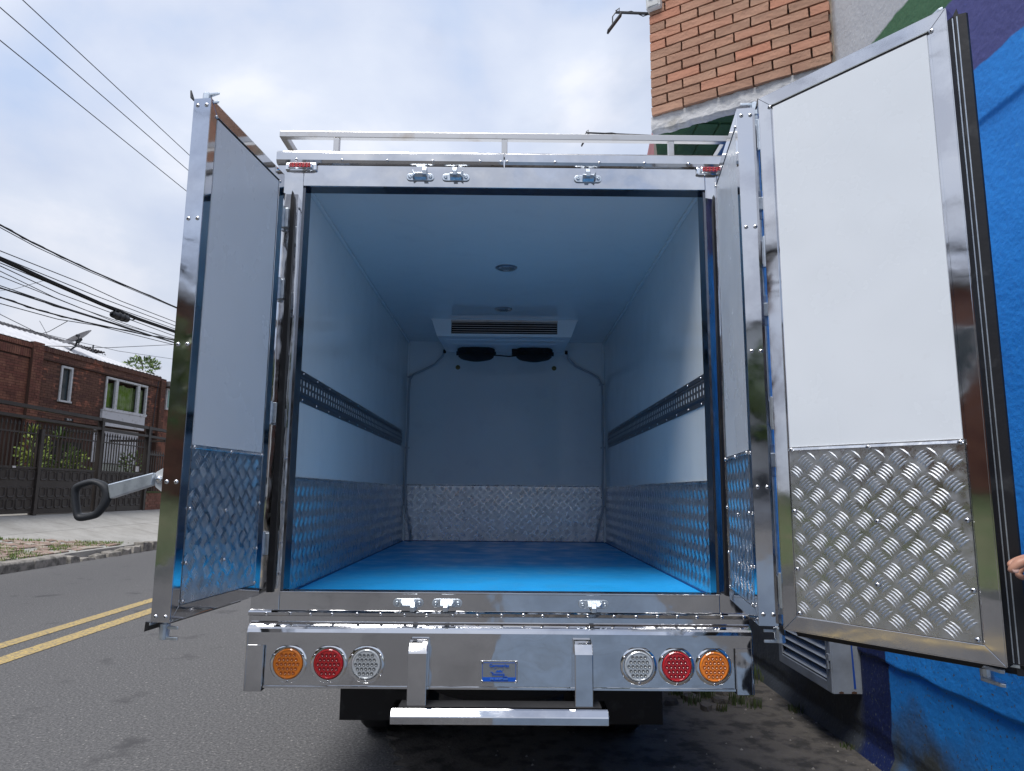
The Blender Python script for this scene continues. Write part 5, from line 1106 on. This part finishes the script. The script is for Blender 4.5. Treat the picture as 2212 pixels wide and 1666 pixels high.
core1, M1 = leaf((.814, 2.638), (-.150, -.989), (-.989, .150), .527, t_-.002, 1.387, 'inner right door leaf seen almost edge on', (2.470, 2.09, 1.688, 1.273, .905), 'R1')
core2, M2 = leaf((.786, 2.057), (.612, -.791), (-.791, -.612), .540, t_, 1.387, 'outer right door leaf folded out towards the wall', (), 'R2')
# lock rods and cams
def lock_rod(core, M, uu, t, cams_dir, hidden=False):
    w_ = -t-.030
    MB(M).cyl((uu, w_, -.04), (uu, w_, 1.66), .0095, n=12).build('lock_rod', zinc, core, smooth=R(40))
    for z in (() if hidden else (.05, .48, .95, 1.30, 1.57)):
        MB(M).box(uu-.022, uu+.022, w_-.013, -t-.001, z-.022, z+.022).cyl((uu, w_, z-.05), (uu, w_, z+.05), .0125, n=10).build('rod_bracket', zinc, core, bevel=.003)
    for z0_, s_ in ((-.010, -1), (1.612, 1)):
        cm = MB(M)
        cm.cyl((uu, w_, z0_), (uu, w_, z0_+s_*.045), .016, .014, n=12)
        for zz in (0, .030):
            z = z0_+s_*(.006+zz)
            cm.pr([(uu-.014*cams_dir, w_-.014, z), (uu+.012*cams_dir, w_-.016, z), (uu+.050*cams_dir, w_+.020, z), (uu+.058*cams_dir, w_+.046, z), (uu+.046*cams_dir, w_+.048, z), (uu-.010*cams_dir, w_+.018, z)], (0, 0, s_*.009))
        cm.build('locking_cam', zinc, core, bevel=.002)
lock_rod(coreL, ML, .515, t_-.052, .2, True)
lock_rod(core1, M1, .488, t_-.022, .2)
lock_rod(core2, M2, .470, t_, .9)
# second rod and hinges between the folded leaves
for z in (.10, .62, 1.13, 1.52):
    MB(M1).cyl((.530, -t_-.012, z-.05), (.530, -t_-.012, z+.05), .010, n=10).box(.47, .53, -t_-.006, -t_-.001, z-.04, z+.04).build('hinge', zinc, core1, bevel=.001)
# lever handle on the left leaf (stands off the outer face)
lv_ = MB(); yy = 2.105
lv_.pr([(-1.018, yy, 1.320), (-1.048, yy, 1.302), (-1.052, yy, 1.296), (-1.050, yy, 1.262), (-1.046, yy, 1.256), (-1.018, yy, 1.236)], (0, .004, 0)).build('handle_bracket', mat('bracket_paint', (.60, .62, .64), .4, .3), coreL, bevel=.001)
hb = MB(); hb.pr([(-1.046, yy-.012, 1.290), (-1.046, yy-.012, 1.266), (-1.173, yy-.012, 1.222), (-1.181, yy-.012, 1.262)], (0, .018, 0)); hb.pr([(-1.046, yy-.015, 1.301), (-1.046, yy-.015, 1.262), (-1.170, yy-.015, 1.222), (-1.182, yy-.015, 1.264)], (0, .022, 0))
hb = MB(); hb.pr([(-1.050, yy-.016, 1.300), (-1.052, yy-.016, 1.262), (-1.171, yy-.016, 1.222), (-1.182, yy-.016, 1.264)], (0, .024, 0)).build('handle_arm', zinc, coreL, bevel=.003)
MB().lathe((-1.036, yy-.001, 1.280), (0, -1, 0), [(.0115, 0), (.011, .006), (.007, .010), (.002, .011)], 16).build('pivot_bolt', chrome, coreL, smooth=True)
# black grip: closed ring with tapering throat
ringo = [(-1.176, 1.268), (-1.222, 1.282), (-1.236, 1.284), (-1.279, 1.271), (-1.293, 1.258), (-1.296, 1.240), (-1.280, 1.166), (-1.270, 1.155), (-1.256, 1.152), (-1.211, 1.162), (-1.201, 1.168), (-1.162, 1.216)]
ringi = [(-1.206, 1.248), (-1.222, 1.259), (-1.233, 1.261), (-1.262, 1.252), (-1.269, 1.246), (-1.271, 1.238), (-1.260, 1.186), (-1.257, 1.181), (-1.251, 1.179), (-1.223, 1.186), (-1.217, 1.190), (-1.200, 1.222)]
n_ = len(ringo); gp = MB(); y0_, y1_ = yy-.020, yy+.014; cxy = Vector((-1.235, 1.215))
vs = []
for ring, ya in ((ringo, y0_+.007), (ringo, y1_-.007), (ringi, y1_-.005), (ringi, y0_+.005)): vs += [(p[0], ya, p[1]) for p in ring]
mo = [((a[0]+b_[0])/2, (a[1]+b_[1])/2) for a, b_ in zip(ringo, ringi)]
vs = [(p[0], (y0_+y1_)/2, p[1]) for p in ringo]+[(p[0]*.75+q_[0]*.25, y1_-.002, p[1]*.75+q_[1]*.25) for p, q_ in zip(ringo, ringi)]+[(p[0]*.25+q_[0]*.75, y1_-.002, p[1]*.25+q_[1]*.75) for p, q_ in zip(ringo, ringi)]+[(p[0], (y0_+y1_)/2, p[1]) for p in ringi]+[(p[0]*.25+q_[0]*.75, y0_+.002, p[1]*.25+q_[1]*.75) for p, q_ in zip(ringo, ringi)]+[(p[0]*.75+q_[0]*.25, y0_+.002, p[1]*.75+q_[1]*.25) for p, q_ in zip(ringo, ringi)]
fs = []
for r_ in range(6):
    for k in range(n_): fs.append((r_*n_+k, r_*n_+(k+1) % n_, ((r_+1) % 6)*n_+(k+1) % n_, ((r_+1) % 6)*n_+k))
gp.add(vs, fs)
gp.pr([(-1.166, yy-.013, 1.262), (-1.150, yy-.013, 1.255), (-1.150, yy-.013, 1.240), (-1.160, yy-.013, 1.222), (-1.192, yy-.013, 1.216), (-1.202, yy-.013, 1.255)], (0, .020, 0))
go = gp.build('handle_grip', blackplastic, coreL, smooth=R(60))
ss = go.modifiers.new('sub', 'SUBSURF'); ss.levels = 1; ss.render_levels = 2
# side-door style body hinges on the posts
for z in (1.05, 1.55, 2.05, 2.35):
    MB().cyl((xl+.035, YF-.022, z-.045), (xl+.035, YF-.022, z+.045), .011, n=10).box(xl+.035, xl+.06, YF-.018, YF-.001, z-.04, z+.04).build('body_hinge', zinc, T, bevel=.001)
    MB().cyl((.850, YF-.040, z-.045), (.850, YF-.040, z+.045), .011, n=10).box(.84, .875, YF-.03, YF-.001, z-.04, z+.04).build('body_hinge', zinc, T, bevel=.001)

# ------------------------------------------------------------------ person holding the outer door leaf (mostly out of frame)
person = thing('person', (1.47, 1.22, 0), 'person in dark clothes outside the picture, only the pinching hand in view', 'person')
def skin_mesh(name, verts, edges, radii, m_, parent, root=0, sub=2):
    me = bpy.data.meshes.new(name); off_ = W[parent]
    me.from_pydata([tuple(Vector(v_)-off_) for v_ in verts], edges, [])
    o = bpy.data.objects.new(name, me); COL.objects.link(o); o.parent = parent; W[o] = Vector(off_)
    sk = o.modifiers.new('skin', 'SKIN'); sk.use_smooth_shade = True
    for i, r_ in enumerate(radii):
        a, b_ = (r_ if isinstance(r_, tuple) else (r_, r_)); me.skin_vertices[0].data[i].radius = (a, b_)
        me.skin_vertices[0].data[i].use_root = (i == root)
    s_ = o.modifiers.new('sub', 'SUBSURF'); s_.levels = sub; s_.render_levels = sub
    me.materials.append(m_); return o
px, py = 1.47, 1.22
bv = [(px, py, .93), (px, py, 1.10), (px, py, 1.30), (px, py+.0, 1.43), (px, py+.01, 1.50), (px-.01, py+.03, 1.58), (px-.01, py+.03, 1.68),
      (px-.13, py+.10, 1.40), (px-.15, py+.22, 1.18), (px-.215, py+.345, 1.115),
      (px+.13, py-.10, 1.40), (px+.17, py-.14, 1.13), (px+.15, py-.06, .88),
      (px-.06, py+.06, .86), (px-.08, py+.09, .50), (px-.08, py+.07, .09), (px-.14, py+.14, .04),
      (px+.07, py-.06, .86), (px+.09, py-.06, .50), (px+.09, py-.09, .09), (px+.03, py-.01, .04)]
be = [(0, 1), (1, 2), (2, 3), (3, 4), (4, 5), (5, 6), (3, 7), (7, 8), (8, 9), (3, 10), (10, 11), (11, 12), (0, 13), (13, 14), (14, 15), (15, 16), (0, 17), (17, 18), (18, 19), (19, 20)]
br = [.15, .13, .15, .09, .055, .085, .075, .06, .045, .030, .06, .045, .03, .085, .06, .045, .035, .085, .06, .045, .035]
skin_mesh('body', bv, be, br, cloth_b, person)
MB().lathe((px-.01, py+.02, 1.60), (0, 0, 1), [(.08, -.04), (.098, 0), (.100, .06), (.085, .11), (.03, .135)], 16).build('hair', hair_m, person, smooth=True)
# hand: wrist off frame to the right, thumb pinching the carrier strip
wr = Vector((1.2460, 1.565, 1.118)); tip = Vector((1.1200, 1.592, 1.092))
hv = [wr, (1.2100, 1.572, 1.116), (1.1840, 1.580, 1.110), (1.1560, 1.583, 1.112), (1.1360, 1.584, 1.107), (1.1215, 1.590, 1.092), (1.1175, 1.594, 1.084),
      (1.1800, 1.598, 1.1200), (1.1560, 1.616, 1.1100), (1.1400, 1.622, 1.1000), (1.1340, 1.612, 1.0930),
      (1.1840, 1.600, 1.1080), (1.1640, 1.620, 1.0920), (1.1520, 1.618, 1.0760), (1.1600, 1.604, 1.0700),
      (1.1900, 1.596, 1.0960), (1.1780, 1.614, 1.0780), (1.1700, 1.608, 1.0630), (1.1760, 1.598, 1.0590),
      (1.1980, 1.590, 1.0880), (1.1920, 1.604, 1.0710), (1.1860, 1.598, 1.0590)]
he = [(0, 1), (1, 2), (2, 3), (3, 4), (4, 5), (5, 6), (1, 7), (7, 8), (8, 9), (9, 10), (1, 11), (11, 12), (12, 13), (13, 14), (1, 15), (15, 16), (16, 17), (17, 18), (1, 19), (19, 20), (20, 21)]
hr = [(.024, .020), (.026, .020), .0135, .0112, .0122, (.0098, .0092), .0062, .0100, .0085, .0078, .0062, .0098, .0085, .0078, .006, .0092, .008, .0072, .0058, .0082, .0072, .006]
skin_mesh('hand', hv, he, hr, skin, person, root=1)
nl = MB().lathe((1.1235, 1.5815, 1.0905), (-.28, -.93, .05), [(.0066, 0), (.0060, .0008), (.003, .0012), (.0005, .0014)], 14).build('thumbnail', nail_m, person, smooth=True)
